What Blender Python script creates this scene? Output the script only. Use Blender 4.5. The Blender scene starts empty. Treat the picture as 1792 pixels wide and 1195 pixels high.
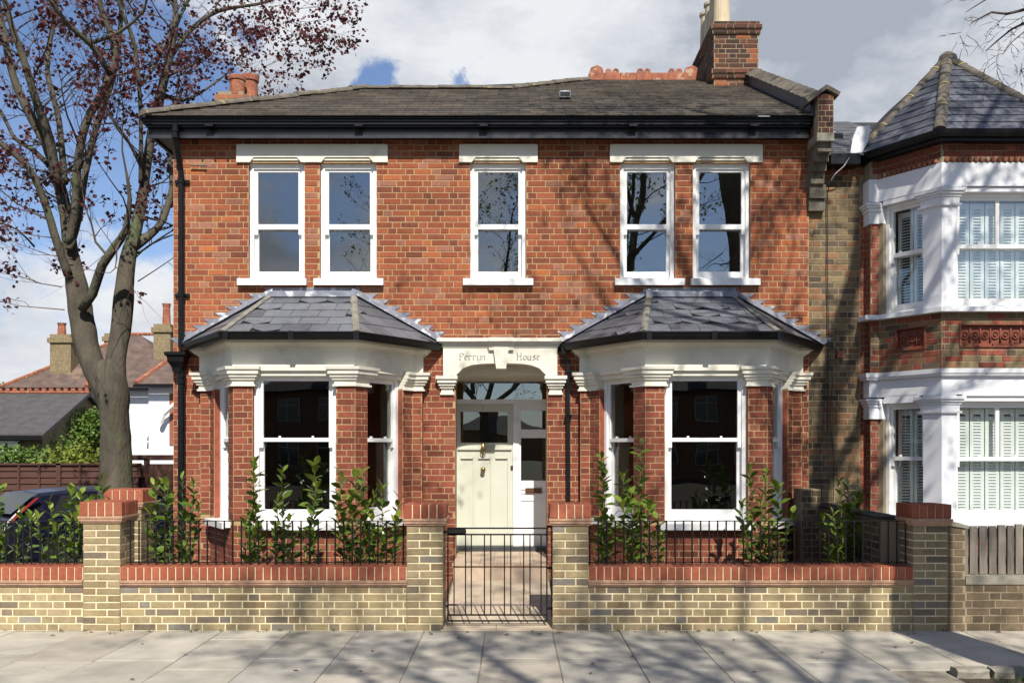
import bpy, math, random
from mathutils import Vector, Matrix
import numpy as np

# ---------------------------------------------------------------- camera, sky, sun
SC = bpy.context.scene
FPX, HX, HY, EYE = 1656.0, 896.0, 785.0, 1.78          # focal length in photo pixels, vanishing point, eye height
cam_d = bpy.data.cameras.new('camera')
cam = bpy.data.objects.new('camera', cam_d)
SC.collection.objects.link(cam)
cam.location = (0, 0, EYE)
cam.rotation_euler = (math.radians(90), 0, 0)
cam_d.sensor_width = 36
cam_d.lens = 36 * FPX / 1792
cam_d.shift_y = (HY - 597.5) / 1792
cam_d.clip_end = 2000
SC.camera = cam

SUN_AZ, SUN_EL = math.radians(9), math.radians(45)     # azimuth measured from straight behind the camera, towards +X
to_sun = Vector((math.sin(SUN_AZ) * math.cos(SUN_EL), -math.cos(SUN_AZ) * math.cos(SUN_EL), math.sin(SUN_EL)))
sl = bpy.data.lights.new('sun', 'SUN')
sl.energy = 5.0
sl.angle = math.radians(0.53)
sl.color = (1.0, 0.95, 0.86)
so = bpy.data.objects.new('sun', sl)
SC.collection.objects.link(so)
so.rotation_euler = (-to_sun).to_track_quat('-Z', 'Y').to_euler()

SC.view_settings.view_transform = 'Standard'
SC.view_settings.look = 'None'
SC.view_settings.gamma = 1
SC.view_settings.exposure = 0.35
SC.view_settings.use_curve_mapping = False
SC.render.engine = 'CYCLES'
SC.cycles.max_bounces = 8
SC.cycles.transparent_max_bounces = 12
SC.cycles.sample_clamp_indirect = 6

def dirpx(px, py):
    return Vector((px - HX, FPX, HY - py)).normalized()

def make_world():
    w = bpy.data.worlds.new('World')
    SC.world = w
    w.use_nodes = True
    nt = w.node_tree
    N, L = nt.nodes, nt.links
    bg = N['Background']
    sky = N.new('ShaderNodeTexSky')
    sky.sky_type = 'NISHITA'
    sky.sun_disc = False
    sky.sun_elevation = SUN_EL
    sky.sun_rotation = math.pi - SUN_AZ
    sky.air_density = 1.0
    sky.dust_density = 0.4
    sky.ozone_density = 1.4
    tc = N.new('ShaderNodeTexCoord')

    def math_(op, a, b=None, c=None, clamp=False):
        m = N.new('ShaderNodeMath'); m.operation = op; m.use_clamp = clamp
        for i, x in enumerate((a, b, c)):
            if x is None: continue
            if isinstance(x, (int, float)): m.inputs[i].default_value = x
            else: L.new(x, m.inputs[i])
        return m.outputs[0]

    nw = N.new('ShaderNodeTexNoise'); nw.inputs['Scale'].default_value = 7.5; nw.inputs['Detail'].default_value = 6; nw.inputs['Roughness'].default_value = .6
    L.new(tc.outputs['Generated'], nw.inputs['Vector'])
    vs_ = N.new('ShaderNodeVectorMath'); vs_.operation = 'SUBTRACT'; L.new(nw.outputs['Color'], vs_.inputs[0]); vs_.inputs[1].default_value = (.5, .5, .5)
    vm_ = N.new('ShaderNodeVectorMath'); vm_.operation = 'MULTIPLY_ADD'; L.new(vs_.outputs[0], vm_.inputs[0]); vm_.inputs[1].default_value = (.26, .26, .16); L.new(tc.outputs['Generated'], vm_.inputs[2])

    def blob(px, py, r0, r1, k, d=None):
        v = N.new('ShaderNodeVectorMath'); v.operation = 'DISTANCE'
        L.new(vm_.outputs[0], v.inputs[0])
        v.inputs[1].default_value = d if d is not None else dirpx(px, py)
        r = N.new('ShaderNodeMapRange'); r.interpolation_type = 'SMOOTHSTEP'
        L.new(v.outputs['Value'], r.inputs['Value'])
        r.inputs['From Min'].default_value = r0
        r.inputs['From Max'].default_value = r1
        r.inputs['To Min'].default_value = k
        r.inputs['To Max'].default_value = 0
        return r.outputs['Result']

    mp = N.new('ShaderNodeMapping')
    L.new(tc.outputs['Generated'], mp.inputs['Vector'])
    mp.inputs['Scale'].default_value = (1, 1, 1.7)
    mp.inputs['Location'].default_value = (3.1, 7.7, 0.2)
    n1 = N.new('ShaderNodeTexNoise')
    n1.inputs['Scale'].default_value = 3.4
    n1.inputs['Detail'].default_value = 9
    n1.inputs['Roughness'].default_value = 0.62
    n1.inputs['Distortion'].default_value = 0.1
    L.new(mp.outputs['Vector'], n1.inputs['Vector'])
    cov = n1.outputs['Fac']
    for b in SKY_BLOBS:
        cov = math_('ADD', cov, blob(*b))
    mask = N.new('ShaderNodeMapRange'); mask.interpolation_type = 'SMOOTHSTEP'
    L.new(cov, mask.inputs['Value'])
    mask.inputs['From Min'].default_value = 0.40
    mask.inputs['From Max'].default_value = 0.57
    mask.inputs['To Min'].default_value = 0.07
    # brightness of the cloud bodies: white tops, grey bellies
    n2 = N.new('ShaderNodeTexNoise')
    n2.inputs['Scale'].default_value = 4.2
    n2.inputs['Detail'].default_value = 7
    n2.inputs['Roughness'].default_value = 0.62
    mp2 = N.new('ShaderNodeMapping')
    L.new(tc.outputs['Generated'], mp2.inputs['Vector'])
    mp2.inputs['Scale'].default_value = (1, 1, 2.0)
    mp2.inputs['Location'].default_value = (11.3, 2.2, 5.1)
    L.new(mp2.outputs['Vector'], n2.inputs['Vector'])
    sh = n2.outputs['Fac']
    for b in GREY_BLOBS:
        sh = math_('ADD', sh, blob(*b))
    cr = N.new('ShaderNodeValToRGB')
    L.new(sh, cr.inputs['Fac'])
    cr.color_ramp.elements[0].position = 0.36
    cr.color_ramp.elements[0].color = (6.4, 7.0, 8.2, 1)
    cr.color_ramp.elements[1].position = 0.64
    cr.color_ramp.elements[1].color = (13.4, 13.7, 14.2, 1)
    e = cr.color_ramp.elements.new(0.5)
    e.color = (10.4, 10.9, 11.8, 1)
    mix = N.new('ShaderNodeMix'); mix.data_type = 'RGBA'
    L.new(mask.outputs['Result'], mix.inputs[0])
    sb = N.new('ShaderNodeMix'); sb.data_type = 'RGBA'; sb.blend_type = 'MULTIPLY'
    sb.inputs[0].default_value = 1
    L.new(sky.outputs['Color'], sb.inputs[6])
    sb.inputs[7].default_value = (1.5, 1.68, 2.05, 1)
    L.new(sb.outputs[2], mix.inputs[6])
    L.new(cr.outputs['Color'], mix.inputs[7])
    L.new(mix.outputs[2], bg.inputs['Color'])
    bg.inputs['Strength'].default_value = 0.05

SKY_BLOBS = [(130, 330, 0.05, 0.26, -0.22), (290, 200, 0.03, 0.14, -0.10), (450, 150, 0.0, 0.09, 0.22), (625, 125, 0.0, 0.06, -0.40), (870, 140, 0.0, 0.045, -0.38), (800, 160, 0.0, 0.04, -0.25), (700, 165, 0.0, 0.05, -0.15), (1060, 50, 0.0, 0.05, -0.42),
             (1500, 60, 0.1, 0.45, 0.28), (760, 20, 0.02, 0.25, 0.14), (520, 90, 0.0, 0.1, 0.12), (100, 560, 0.03, 0.16, 0.25), (330, 20, 0.02, 0.12, 0.12), (900, 90, 0.05, 0.3, 0.10),
             (0, 0, 0.3, 1.3, -0.07, Vector((0, -1, 0.6)).normalized()), (0, 0, 0.05, 0.35, 0.08, Vector((-0.25, -0.93, 0.20)).normalized()), (0, 0, 0.2, 1.0, -0.30, Vector((0, 0, 1)))]
GREY_BLOBS = [(1650, 120, 0.05, 0.35, -0.06), (700, 40, 0.05, 0.28, 0.05), (1050, 40, 0.02, 0.2, 0.07), (100, 560, 0.05, 0.3, 0.1)]
make_world()

# ---------------------------------------------------------------- helpers
def wx(px, Y): return (px - HX) * Y / FPX
def wz(py, Y): return EYE + (HY - py) * Y / FPX
def W3(px, py, Y): return Vector((wx(px, Y), Y, wz(py, Y)))

OFF = {}          # world offset of a parent
def attach(o, parent):
    if parent is None: return
    o.parent = parent
    off = OFF.get(parent.name)
    if off is not None: o.matrix_parent_inverse = Matrix.Translation(-off)

def link(o):
    SC.collection.objects.link(o)
    return o

def thing(name, label, cat, loc=(0, 0, 0), group=None):
    o = link(bpy.data.objects.new(name, None))
    o.location = loc
    o.empty_display_size = 0.2
    OFF[o.name] = Vector(loc)
    o['label'] = label
    o['category'] = cat
    if group: o['group'] = group
    return o

class Fr:
    """local frame: a along the face, b outwards, c up"""
    def __init__(s, o, u):
        s.o = Vector((o[0], o[1], 0)); s.u = Vector((u[0], u[1], 0)).normalized()
        s.n = Vector((s.u.y, -s.u.x, 0))
    def p(s, a, b, c): return s.o + s.u * a + s.n * b + Vector((0, 0, c))
    def ang(s): return math.atan2(s.u.y, s.u.x)

WF = Fr((0, 0), (1, 0))       # a = X, b = -Y, c = Z
def wall_frame(Y): return Fr((0, Y), (1, 0))

class MB:
    def __init__(s):
        s.v = []; s.f = []; s.m = []; s.c = []
    def add(s, vs, fs, m=0, col=None):
        k = len(s.v)
        s.v.extend(tuple(v) for v in vs)
        for f in fs:
            s.f.append(tuple(i + k for i in f)); s.m.append(m); s.c.append(col)
    def box(s, fr, a0, a1, b0, b1, c0, c1, m=0, col=None):
        P = [fr.p(a, b, c) for c in (c0, c1) for b in (b0, b1) for a in (a0, a1)]
        s.add(P, [(0, 2, 3, 1), (4, 5, 7, 6), (0, 1, 5, 4), (1, 3, 7, 5), (3, 2, 6, 7), (2, 0, 4, 6)], m, col)
    def wbox(s, x0, x1, y0, y1, z0, z1, m=0, col=None):
        s.box(WF, x0, x1, -y1, -y0, z0, z1, m, col)
    def cbox(s, fr, a0, a1, b0, b1, c0, c1, e=0.004, m=0):
        """box with a chamfered outward face"""
        P = [fr.p(a, b0, c) for a, c in ((a0, c0), (a1, c0), (a1, c1), (a0, c1))]
        P += [fr.p(a, b1 - e, c) for a, c in ((a0, c0), (a1, c0), (a1, c1), (a0, c1))]
        P += [fr.p(a, b1, c) for a, c in ((a0 + e, c0 + e), (a1 - e, c0 + e), (a1 - e, c1 - e), (a0 + e, c1 - e))]
        F = [(3, 2, 1, 0), (8, 9, 10, 11)]
        for i in range(4):
            j = (i + 1) % 4
            F += [(i, j, 4 + j, 4 + i), (4 + i, 4 + j, 8 + j, 8 + i)]
        s.add(P, F, m)
    def poly(s, fr, pts, b0, b1, m=0):
        """extrude an (a, c) outline from b0 to b1"""
        n = len(pts)
        P = [fr.p(a, b0, c) for a, c in pts] + [fr.p(a, b1, c) for a, c in pts]
        F = [tuple(range(n))[::-1], tuple(range(n, 2 * n))] + [(i, (i + 1) % n, n + (i + 1) % n, n + i) for i in range(n)]
        s.add(P, F, m)
    def prism(s, pts, z0, z1, top=None, m=0, ztop=None):
        """plan outline (x, y) extruded up"""
        n = len(pts); top = top or pts
        P = [(x, y, z0) for x, y in pts] + [(x, y, z1) for x, y in top]
        F = [tuple(range(n))[::-1], tuple(range(n, 2 * n))] + [(i, (i + 1) % n, n + (i + 1) % n, n + i) for i in range(n)]
        s.add(P, F, m)
    def loft(s, rings, m=0, cap=True, closed=True):
        n = len(rings[0]); P = [p for r in rings for p in r]; F = []
        for k in range(len(rings) - 1):
            for i in range(n if closed else n - 1):
                j = (i + 1) % n
                F.append((k * n + i, k * n + j, (k + 1) * n + j, (k + 1) * n + i))
        if cap:
            F.append(tuple(range(n))[::-1]); F.append(tuple(range((len(rings) - 1) * n, len(rings) * n)))
        s.add(P, F, m)
    def tube(s, pts, rads, n=6, m=0, cap=True, wob=0.0, rng=None):
        pts = [Vector(p) for p in pts]
        if isinstance(rads, (int, float)): rads = [rads] * len(pts)
        rings = []; ref = None
        for i, p in enumerate(pts):
            d = (pts[min(i + 1, len(pts) - 1)] - pts[max(i - 1, 0)])
            if d.length < 1e-9: d = Vector((0, 0, 1))
            d.normalize()
            if ref is None: ref = d.orthogonal().normalized()
            else:
                ref = ref - d * ref.dot(d)
                if ref.length < 1e-6: ref = d.orthogonal()
                ref.normalize()
            q = d.cross(ref)
            rings.append([p + (ref * math.cos(t) + q * math.sin(t)) * rads[i] * (1 + (rng.uniform(-wob, wob) if wob else 0)) for t in [2 * math.pi * k / n for k in range(n)]])
        s.loft(rings, m, cap)
    def lathe(s, c, prof, n=16, m=0):
        s.loft([[Vector((c[0] + r * math.cos(2 * math.pi * k / n), c[1] + r * math.sin(2 * math.pi * k / n), c[2] + z)) for k in range(n)] for r, z in prof], m)
    def build(s, name, mats, parent=None, smooth=False, kind=None, label=None):
        me = bpy.data.meshes.new(name)
        me.from_pydata(s.v, [], s.f)
        if not isinstance(mats, (list, tuple)): mats = [mats]
        for mt in mats: me.materials.append(mt)
        if any(s.m): me.polygons.foreach_set('material_index', s.m)
        if any(c is not None for c in s.c):
            at = me.color_attributes.new('tone', 'FLOAT_COLOR', 'CORNER')
            arr = []
            for f, c in zip(s.f, s.c): arr.extend((tuple(c or (0.5, 0.5, 0.5)) + (1.0,)) * len(f))
            at.data.foreach_set('color', arr)
        if smooth: me.polygons.foreach_set('use_smooth', [True] * len(me.polygons))
        me.update()
        o = link(bpy.data.objects.new(name, me))
        attach(o, parent)
        if kind: o['kind'] = kind
        if label: o['label'] = label
        return o

def structure(o): o['kind'] = 'structure'; return o

# ---------------------------------------------------------------- materials
MATS = {}
def mat(name, base, rough=0.7, var=0.15, scale=6.0, bump=0.0, bscale=40.0, spec=0.4, metal=0.0, src=None, dark=None, detail=6, stain=None, stretch=None, coat=0.0, transl=0.0, grime=None, spots=None):
    """procedural surface: base colour with noise-driven variation, grain bump; src = 'object' / 'attr' takes the piece's own colour"""
    m = bpy.data.materials.new(name); m.use_nodes = True
    nt = m.node_tree; N, L = nt.nodes, nt.links
    b = N['Principled BSDF']
    b.inputs['Roughness'].default_value = rough
    b.inputs['Specular IOR Level'].default_value = spec
    b.inputs['Metallic'].default_value = metal
    if coat: b.inputs['Coat Weight'].default_value = coat; b.inputs['Coat Roughness'].default_value = 0.08
    geo = N.new('ShaderNodeNewGeometry')
    vec = geo.outputs['Position']
    if stretch:
        mp = N.new('ShaderNodeMapping'); mp.inputs['Scale'].default_value = stretch
        L.new(vec, mp.inputs['Vector']); vec = mp.outputs['Vector']
    n = N.new('ShaderNodeTexNoise'); n.inputs['Scale'].default_value = scale; n.inputs['Detail'].default_value = detail
    n.inputs['Roughness'].default_value = 0.6
    L.new(vec, n.inputs['Vector'])
    r = N.new('ShaderNodeMapRange'); L.new(n.outputs['Fac'], r.inputs['Value'])
    r.inputs['From Min'].default_value = 0.3; r.inputs['From Max'].default_value = 0.7
    r.inputs['To Min'].default_value = 1 - var; r.inputs['To Max'].default_value = 1 + var
    mx = N.new('ShaderNodeMix'); mx.data_type = 'RGBA'; mx.blend_type = 'MULTIPLY'; mx.inputs[0].default_value = 1
    if src == 'object':
        oi = N.new('ShaderNodeObjectInfo'); L.new(oi.outputs['Color'], mx.inputs[6])
    elif src == 'attr':
        at = N.new('ShaderNodeAttribute'); at.attribute_name = 'tone'; L.new(at.outputs['Color'], mx.inputs[6])
    else:
        mx.inputs[6].default_value = (*base, 1)
    L.new(r.outputs['Result'], mx.inputs[7])
    col = mx.outputs[2]
    if grime:                                    # broad weathering over many pieces: (scale, low, high)
        ng = N.new('ShaderNodeTexNoise'); ng.inputs['Scale'].default_value = grime[0]; ng.inputs['Detail'].default_value = 6; ng.inputs['Roughness'].default_value = .62
        mg = N.new('ShaderNodeMapping'); mg.inputs['Scale'].default_value = (1, 1, .55); L.new(geo.outputs['Position'], mg.inputs['Vector']); L.new(mg.outputs['Vector'], ng.inputs['Vector'])
        rg = N.new('ShaderNodeMapRange'); L.new(ng.outputs['Fac'], rg.inputs['Value']); rg.inputs['From Min'].default_value = .33; rg.inputs['From Max'].default_value = .67; rg.inputs['To Min'].default_value = grime[1]; rg.inputs['To Max'].default_value = grime[2]
        xg = N.new('ShaderNodeMix'); xg.data_type = 'RGBA'; xg.blend_type = 'MULTIPLY'; xg.inputs[0].default_value = 1; L.new(col, xg.inputs[6]); L.new(rg.outputs['Result'], xg.inputs[7]); col = xg.outputs[2]
    if spots:                                    # small round marks: (scale, radius, colour factor)
        vo = N.new('ShaderNodeTexVoronoi'); vo.inputs['Scale'].default_value = spots[0]; L.new(geo.outputs['Position'], vo.inputs['Vector'])
        rv = N.new('ShaderNodeMapRange'); L.new(vo.outputs['Distance'], rv.inputs['Value']); rv.inputs['From Min'].default_value = spots[1] * .7; rv.inputs['From Max'].default_value = spots[1]; rv.inputs['To Min'].default_value = spots[2]; rv.inputs['To Max'].default_value = 1
        xv = N.new('ShaderNodeMix'); xv.data_type = 'RGBA'; xv.blend_type = 'MULTIPLY'; xv.inputs[0].default_value = 1; L.new(col, xv.inputs[6]); L.new(rv.outputs['Result'], xv.inputs[7]); col = xv.outputs[2]
    if stain:                                    # (colour, scale, threshold, softness)
        n3 = N.new('ShaderNodeTexNoise'); n3.inputs['Scale'].default_value = stain[1]; n3.inputs['Detail'].default_value = 5
        L.new(vec, n3.inputs['Vector'])
        r3 = N.new('ShaderNodeMapRange'); r3.interpolation_type = 'SMOOTHSTEP'; L.new(n3.outputs['Fac'], r3.inputs['Value'])
        r3.inputs['From Min'].default_value = stain[2]; r3.inputs['From Max'].default_value = stain[2] + stain[3]
        m3 = N.new('ShaderNodeMix'); m3.data_type = 'RGBA'
        L.new(r3.outputs['Result'], m3.inputs[0]); L.new(col, m3.inputs[6]); m3.inputs[7].default_value = (*stain[0], 1)
        col = m3.outputs[2]
    L.new(col, b.inputs['Base Color'])
    if bump:
        n2 = N.new('ShaderNodeTexNoise'); n2.inputs['Scale'].default_value = bscale; n2.inputs['Detail'].default_value = 4
        L.new(vec, n2.inputs['Vector'])
        bp = N.new('ShaderNodeBump'); bp.inputs['Strength'].default_value = 1; bp.inputs['Distance'].default_value = bump
        L.new(n2.outputs['Fac'], bp.inputs['Height']); L.new(bp.outputs['Normal'], b.inputs['Normal'])
    if transl:
        tr = N.new('ShaderNodeBsdfTranslucent'); ms = N.new('ShaderNodeMixShader'); ms.inputs[0].default_value = transl
        L.new(col, tr.inputs['Color'])
        L.new(b.outputs[0], ms.inputs[1]); L.new(tr.outputs[0], ms.inputs[2])
        L.new(ms.outputs[0], N['Material Output'].inputs['Surface'])
    MATS[name] = m
    return m

def glass(name, tint, ior, tr=0.9):
    m = bpy.data.materials.new(name); m.use_nodes = True
    nt = m.node_tree; N, L = nt.nodes, nt.links
    N.remove(N['Principled BSDF'])
    t = N.new('ShaderNodeBsdfTransparent'); t.inputs['Color'].default_value = (*[c * tr for c in tint], 1)
    g = N.new('ShaderNodeBsdfGlossy'); g.inputs['Roughness'].default_value = 0.0; g.inputs['Color'].default_value = (1, 1, 1, 1)
    geo = N.new('ShaderNodeNewGeometry'); n = N.new('ShaderNodeTexNoise'); n.inputs['Scale'].default_value = 1.3; n.inputs['Detail'].default_value = 1
    L.new(geo.outputs['Position'], n.inputs['Vector'])
    bp = N.new('ShaderNodeBump'); bp.inputs['Distance'].default_value = 0.0022; L.new(n.outputs['Fac'], bp.inputs['Height'])
    L.new(bp.outputs['Normal'], g.inputs['Normal'])
    dt = N.new('ShaderNodeVectorMath'); dt.operation = 'DOT_PRODUCT'; L.new(geo.outputs['Incoming'], dt.inputs[0]); L.new(geo.outputs['True Normal'], dt.inputs[1])
    ab = N.new('ShaderNodeMath'); ab.operation = 'ABSOLUTE'; L.new(dt.outputs['Value'], ab.inputs[0])
    iv = N.new('ShaderNodeMath'); iv.operation = 'SUBTRACT'; iv.inputs[0].default_value = 1.0; L.new(ab.outputs[0], iv.inputs[1])
    pw = N.new('ShaderNodeMath'); pw.operation = 'POWER'; L.new(iv.outputs[0], pw.inputs[0]); pw.inputs[1].default_value = 5.0
    f = N.new('ShaderNodeMath'); f.operation = 'MULTIPLY_ADD'; L.new(pw.outputs[0], f.inputs[0]); f.inputs[1].default_value = 1 - ior; f.inputs[2].default_value = ior
    mx = N.new('ShaderNodeMixShader')
    L.new(f.outputs[0], mx.inputs[0]); L.new(t.outputs[0], mx.inputs[1]); L.new(g.outputs[0], mx.inputs[2])
    L.new(mx.outputs[0], N['Material Output'].inputs['Surface'])
    return m

M_brick_o = mat('brick_faces', (0, 0, 0), 0.85, 0.16, 22, 0.004, 90, 0.25, src='object', grime=(0.9, 0.72, 1.15))
M_brick_a = mat('brick_faces_mass', (0, 0, 0), 0.85, 0.16, 22, 0.004, 90, 0.25, src='attr', grime=(0.9, 0.72, 1.15))
M_mortar = mat('sandy_mortar', (0.39, 0.26, 0.132), 0.95, 0.16, 9, 0.003, 120)
M_mortar_y = mat('cream_mortar', (0.68, 0.59, 0.375), 0.95, 0.12, 9, 0.003, 120)
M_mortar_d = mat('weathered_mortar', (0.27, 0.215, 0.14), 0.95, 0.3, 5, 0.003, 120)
M_reveal = mat('red_brick_reveal', (0.27, 0.075, 0.04), 0.9, 0.3, 10, 0.003, 60)
M_white = mat('white_gloss_paint', (0.80, 0.795, 0.77), 0.35, 0.03, 4, 0.0004, 30, 0.5, stain=((0.62, 0.59, 0.51), 3.0, 0.55, 0.3))
M_stone = mat('cream_masonry_paint', (0.70, 0.67, 0.565), 0.6, 0.05, 5, 0.0015, 60, 0.3, stain=((0.52, 0.47, 0.36), 2.8, 0.54, 0.3))
M_wstone = mat('white_masonry_paint', (0.72, 0.725, 0.74), 0.55, 0.03, 5, 0.0015, 50, 0.3, stain=((0.52, 0.52, 0.50), 3.1, 0.56, 0.3))
M_black = mat('black_gutter_paint', (0.006, 0.006, 0.007), 0.36, 0.3, 8, 0.001, 30, 0.28)
M_iron = mat('black_iron', (0.008, 0.0075, 0.0075), 0.5, 0.3, 20, 0.0005, 90, 0.3)
M_slate_o = mat('slate', (0, 0, 0), 0.5, 0.2, 9, 0.003, 50, 0.5, src='object', stretch=(1, 1, 1))
M_slate_a = mat('slate_mass', (0, 0, 0), 0.55, 0.2, 9, 0.003, 50, 0.4, src='attr')
M_under = mat('roof_underlay', (0.03, 0.03, 0.03), 0.9)
M_lead = mat('lead_sheet', (0.19, 0.20, 0.235), 0.45, 0.3, 7, 0.003, 25, 0.5, stain=((0.55, 0.56, 0.58), 9, 0.56, 0.12))
M_leaddark = mat('lead_flashing_dull', (0.09, 0.095, 0.115), 0.5, 0.3, 7, 0.003, 25, 0.4)
M_mortarfill = mat('mortar_fillet', (0.21, 0.195, 0.155), 0.95, 0.35, 8, 0.006, 40)
M_terra = mat('terracotta', (0.33, 0.115, 0.06), 0.8, 0.3, 12, 0.003, 60, stain=((0.42, 0.27, 0.18), 7, 0.60, 0.08), grime=(5, .6, 1.15))
M_pot = mat('buff_clay_pot', (0.52, 0.44, 0.29), 0.75, 0.15, 9, 0.002, 40, stretch=(1, 1, 0.3))
M_hip = mat('grey_hip_tile', (0.12, 0.103, 0.082), 0.9, 0.35, 8, 0.005, 40, stain=((0.25, 0.22, 0.10), 10, 0.60, 0.1))
M_glass = glass('window_glass', (0.86, 0.9, 0.88), 0.17, 0.92)
M_glassb = glass('bay_window_glass', (0.8, 0.84, 0.82), 0.07, 0.9)
M_glassd = glass('old_glass', (0.80, 0.86, 0.84), 0.12, 0.9)
M_glassn = glass('clear_window_glass', (0.98, 1.0, 0.99), 0.10, 1.0)
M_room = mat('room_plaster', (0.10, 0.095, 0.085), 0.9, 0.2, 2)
M_door = mat('sage_cream_door_paint', (0.55, 0.56, 0.465), 0.42, 0.03, 3, 0.0005, 40, 0.4)
M_brass = mat('aged_brass', (0.34, 0.23, 0.09), 0.35, 0.3, 20, metal=0.9)
M_bronze = mat('bronze_plate', (0.17, 0.085, 0.05), 0.4, 0.2, 30, metal=0.6)
M_letter = mat('incised_letter_shade', (0.17, 0.165, 0.15), 0.9, 0.3, 60)
M_thresh = mat('dark_threshold', (0.05, 0.055, 0.06), 0.35, 0.2, 12, 0.001, 60)
M_path = mat('sandstone_paving', (0, 0, 0), 0.85, 0.10, 7, 0.002, 60, src='object', stain=((0.42, 0.33, 0.24), 2.0, 0.6, 0.2))
M_tread = mat('pink_stone_tread', (0.48, 0.37, 0.27), 0.7, 0.14, 9, 0.001, 60)
M_slab = mat('pavement_slab', (0, 0, 0), 0.9, 0.13, 3.5, 0.003, 110, 0.25, src='object', detail=12, stain=((0.30, 0.28, 0.23), 1.7, 0.54, 0.2), grime=(1.4, .82, 1.1), spots=(3.5, .055, .6))
M_joint = mat('slab_joint_sand', (0.24, 0.21, 0.16), 1.0, 0.35, 8, 0.004, 90)
M_asphalt = mat('asphalt', (0.055, 0.055, 0.056), 0.9, 0.3, 30, 0.004, 200)
M_kerb = mat('granite_kerb', (0.26, 0.25, 0.24), 0.85, 0.3, 40, 0.003, 90)
M_soil = mat('garden_soil', (0.055, 0.038, 0.024), 1.0, 0.4, 12, 0.02, 40)
M_grass = mat('grass_blade', (0.07, 0.11, 0.03), 0.8, 0.4, 9)
M_ground = mat('earth_ground', (0.09, 0.085, 0.06), 1.0, 0.3, 0.5, 0.01, 5)
M_laurel = mat('laurel_leaf', (0, 0, 0), 0.27, 0.2, 20, 0.001, 50, 0.5, src='object', transl=0.22)
M_stem = mat('green_stem', (0.10, 0.10, 0.035), 0.7, 0.3, 20)
M_bark = mat('maple_bark', (0.085, 0.074, 0.055), 0.95, 0.38, 5, 0.02, 26, 0.2, stretch=(1, 1, 0.35), stain=((0.10, 0.115, 0.06), 2.3, 0.52, 0.16))
M_twig = mat('twig_bark', (0.095, 0.07, 0.055), 0.9, 0.3, 9)
M_copper = mat('copper_leaf', (0.10, 0.024, 0.024), 0.55, 0.5, 3, transl=0.3)
M_newleaf = mat('young_leaf', (0.12, 0.16, 0.04), 0.6, 0.4, 3, transl=0.3)
M_ivy = mat('bright_ivy', (0.10, 0.17, 0.025), 0.6, 0.55, 2.2, transl=0.25)
M_ivyd = mat('yellow_green_shrub', (0.17, 0.20, 0.025), 0.6, 0.5, 2.2, transl=0.25)
M_lapwood = mat('dark_fence_stain', (0.075, 0.032, 0.022), 0.85, 0.3, 10, 0.003, 30, stretch=(0.3, 1, 4))
M_greywood = mat('weathered_board', (0, 0, 0), 0.9, 0.30, 12, 0.004, 40, src='object', stretch=(3, 3, 0.25))
M_render = mat('white_render', (0.72, 0.74, 0.76), 0.85, 0.05, 2, 0.003, 40)
M_farroof = mat('clay_tile_roof', (0.12, 0.082, 0.066), 0.9, 0.35, 3, 0.01, 9, stain=((0.2, 0.13, 0.09), 1.1, 0.6, 0.1))
M_farslate = mat('far_slate_roof', (0.075, 0.068, 0.068), 0.8, 0.25, 4, 0.01, 9)
M_farstock = mat('far_stock_brick', (0.22, 0.17, 0.095), 0.9, 0.35, 14, 0.01, 30)
M_farred = mat('far_red_brick', (0.27, 0.10, 0.062), 0.9, 0.3, 14, 0.01, 30)
M_opp = mat('opposite_brown_brick', (0.16, 0.10, 0.065), 0.9, 0.3, 9)
M_carpaint = mat('dark_blue_car_paint', (0.005, 0.006, 0.017), 0.3, 0.05, 2, coat=0.3)
M_carglass = mat('tinted_car_glass', (0.02, 0.024, 0.024), 0.06, 0.05, 2, spec=0.8)
M_lampred = mat('red_tail_lens', (0.22, 0.012, 0.01), 0.2, 0.1, 20)
M_lampclear = mat('clear_tail_lens', (0.62, 0.55, 0.52), 0.15, 0.1, 20)
M_rubber = mat('tyre_rubber', (0.02, 0.02, 0.02), 0.8)
M_alloy = mat('wheel_alloy', (0.4, 0.4, 0.42), 0.35, metal=0.8)
M_plate = mat('number_plate_blank', (0.6, 0.48, 0.06), 0.5)
M_render_top = mat('old_cement_coping', (0.24, 0.22, 0.175), 0.95, 0.3, 8, 0.006, 40)
M_shutter = mat('shutter_paint', (0.72, 0.74, 0.71), 0.5, 0.03, 4)
M_cable = mat('black_cable', (0.015, 0.015, 0.015), 0.5)
M_grout = mat('grey_cable', (0.4, 0.4, 0.4), 0.5)
M_curtain = mat('pale_curtain', (0.6, 0.6, 0.58), 0.9, 0.1, 8)

R = random.Random(11)
def mixc(a, b, t): return tuple(x + (y - x) * t for x, y in zip(a, b))
def kk(r, c, lo, hi):
    k = r.uniform(lo, hi)
    return tuple(x * k for x in c)
def pal_red(r):
    t = r.random()
    if t < 0.05: c = (0.36, 0.112, 0.042)            # orange
    elif t < 0.10: c = (0.17, 0.055, 0.033)          # burnt header
    elif t < 0.25: c = (0.215, 0.066, 0.038)
    elif t < 0.36: c = (0.29, 0.125, 0.08)            # pale, salty
    else: c = mixc((0.245, 0.070, 0.033), (0.30, 0.090, 0.042), r.random())
    k = r.uniform(0.88, 1.12)
    return tuple(min(1, x * k) for x in c)
def pal_redsmooth(r):
    t = r.random()
    if t < 0.10: c = (0.155, 0.047, 0.03)
    elif t < 0.14: c = (0.28, 0.11, 0.06)
    else: c = mixc((0.215, 0.058, 0.035), (0.27, 0.078, 0.046), r.random())
    k = r.uniform(0.9, 1.1)
    return tuple(x * k for x in c)
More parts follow.
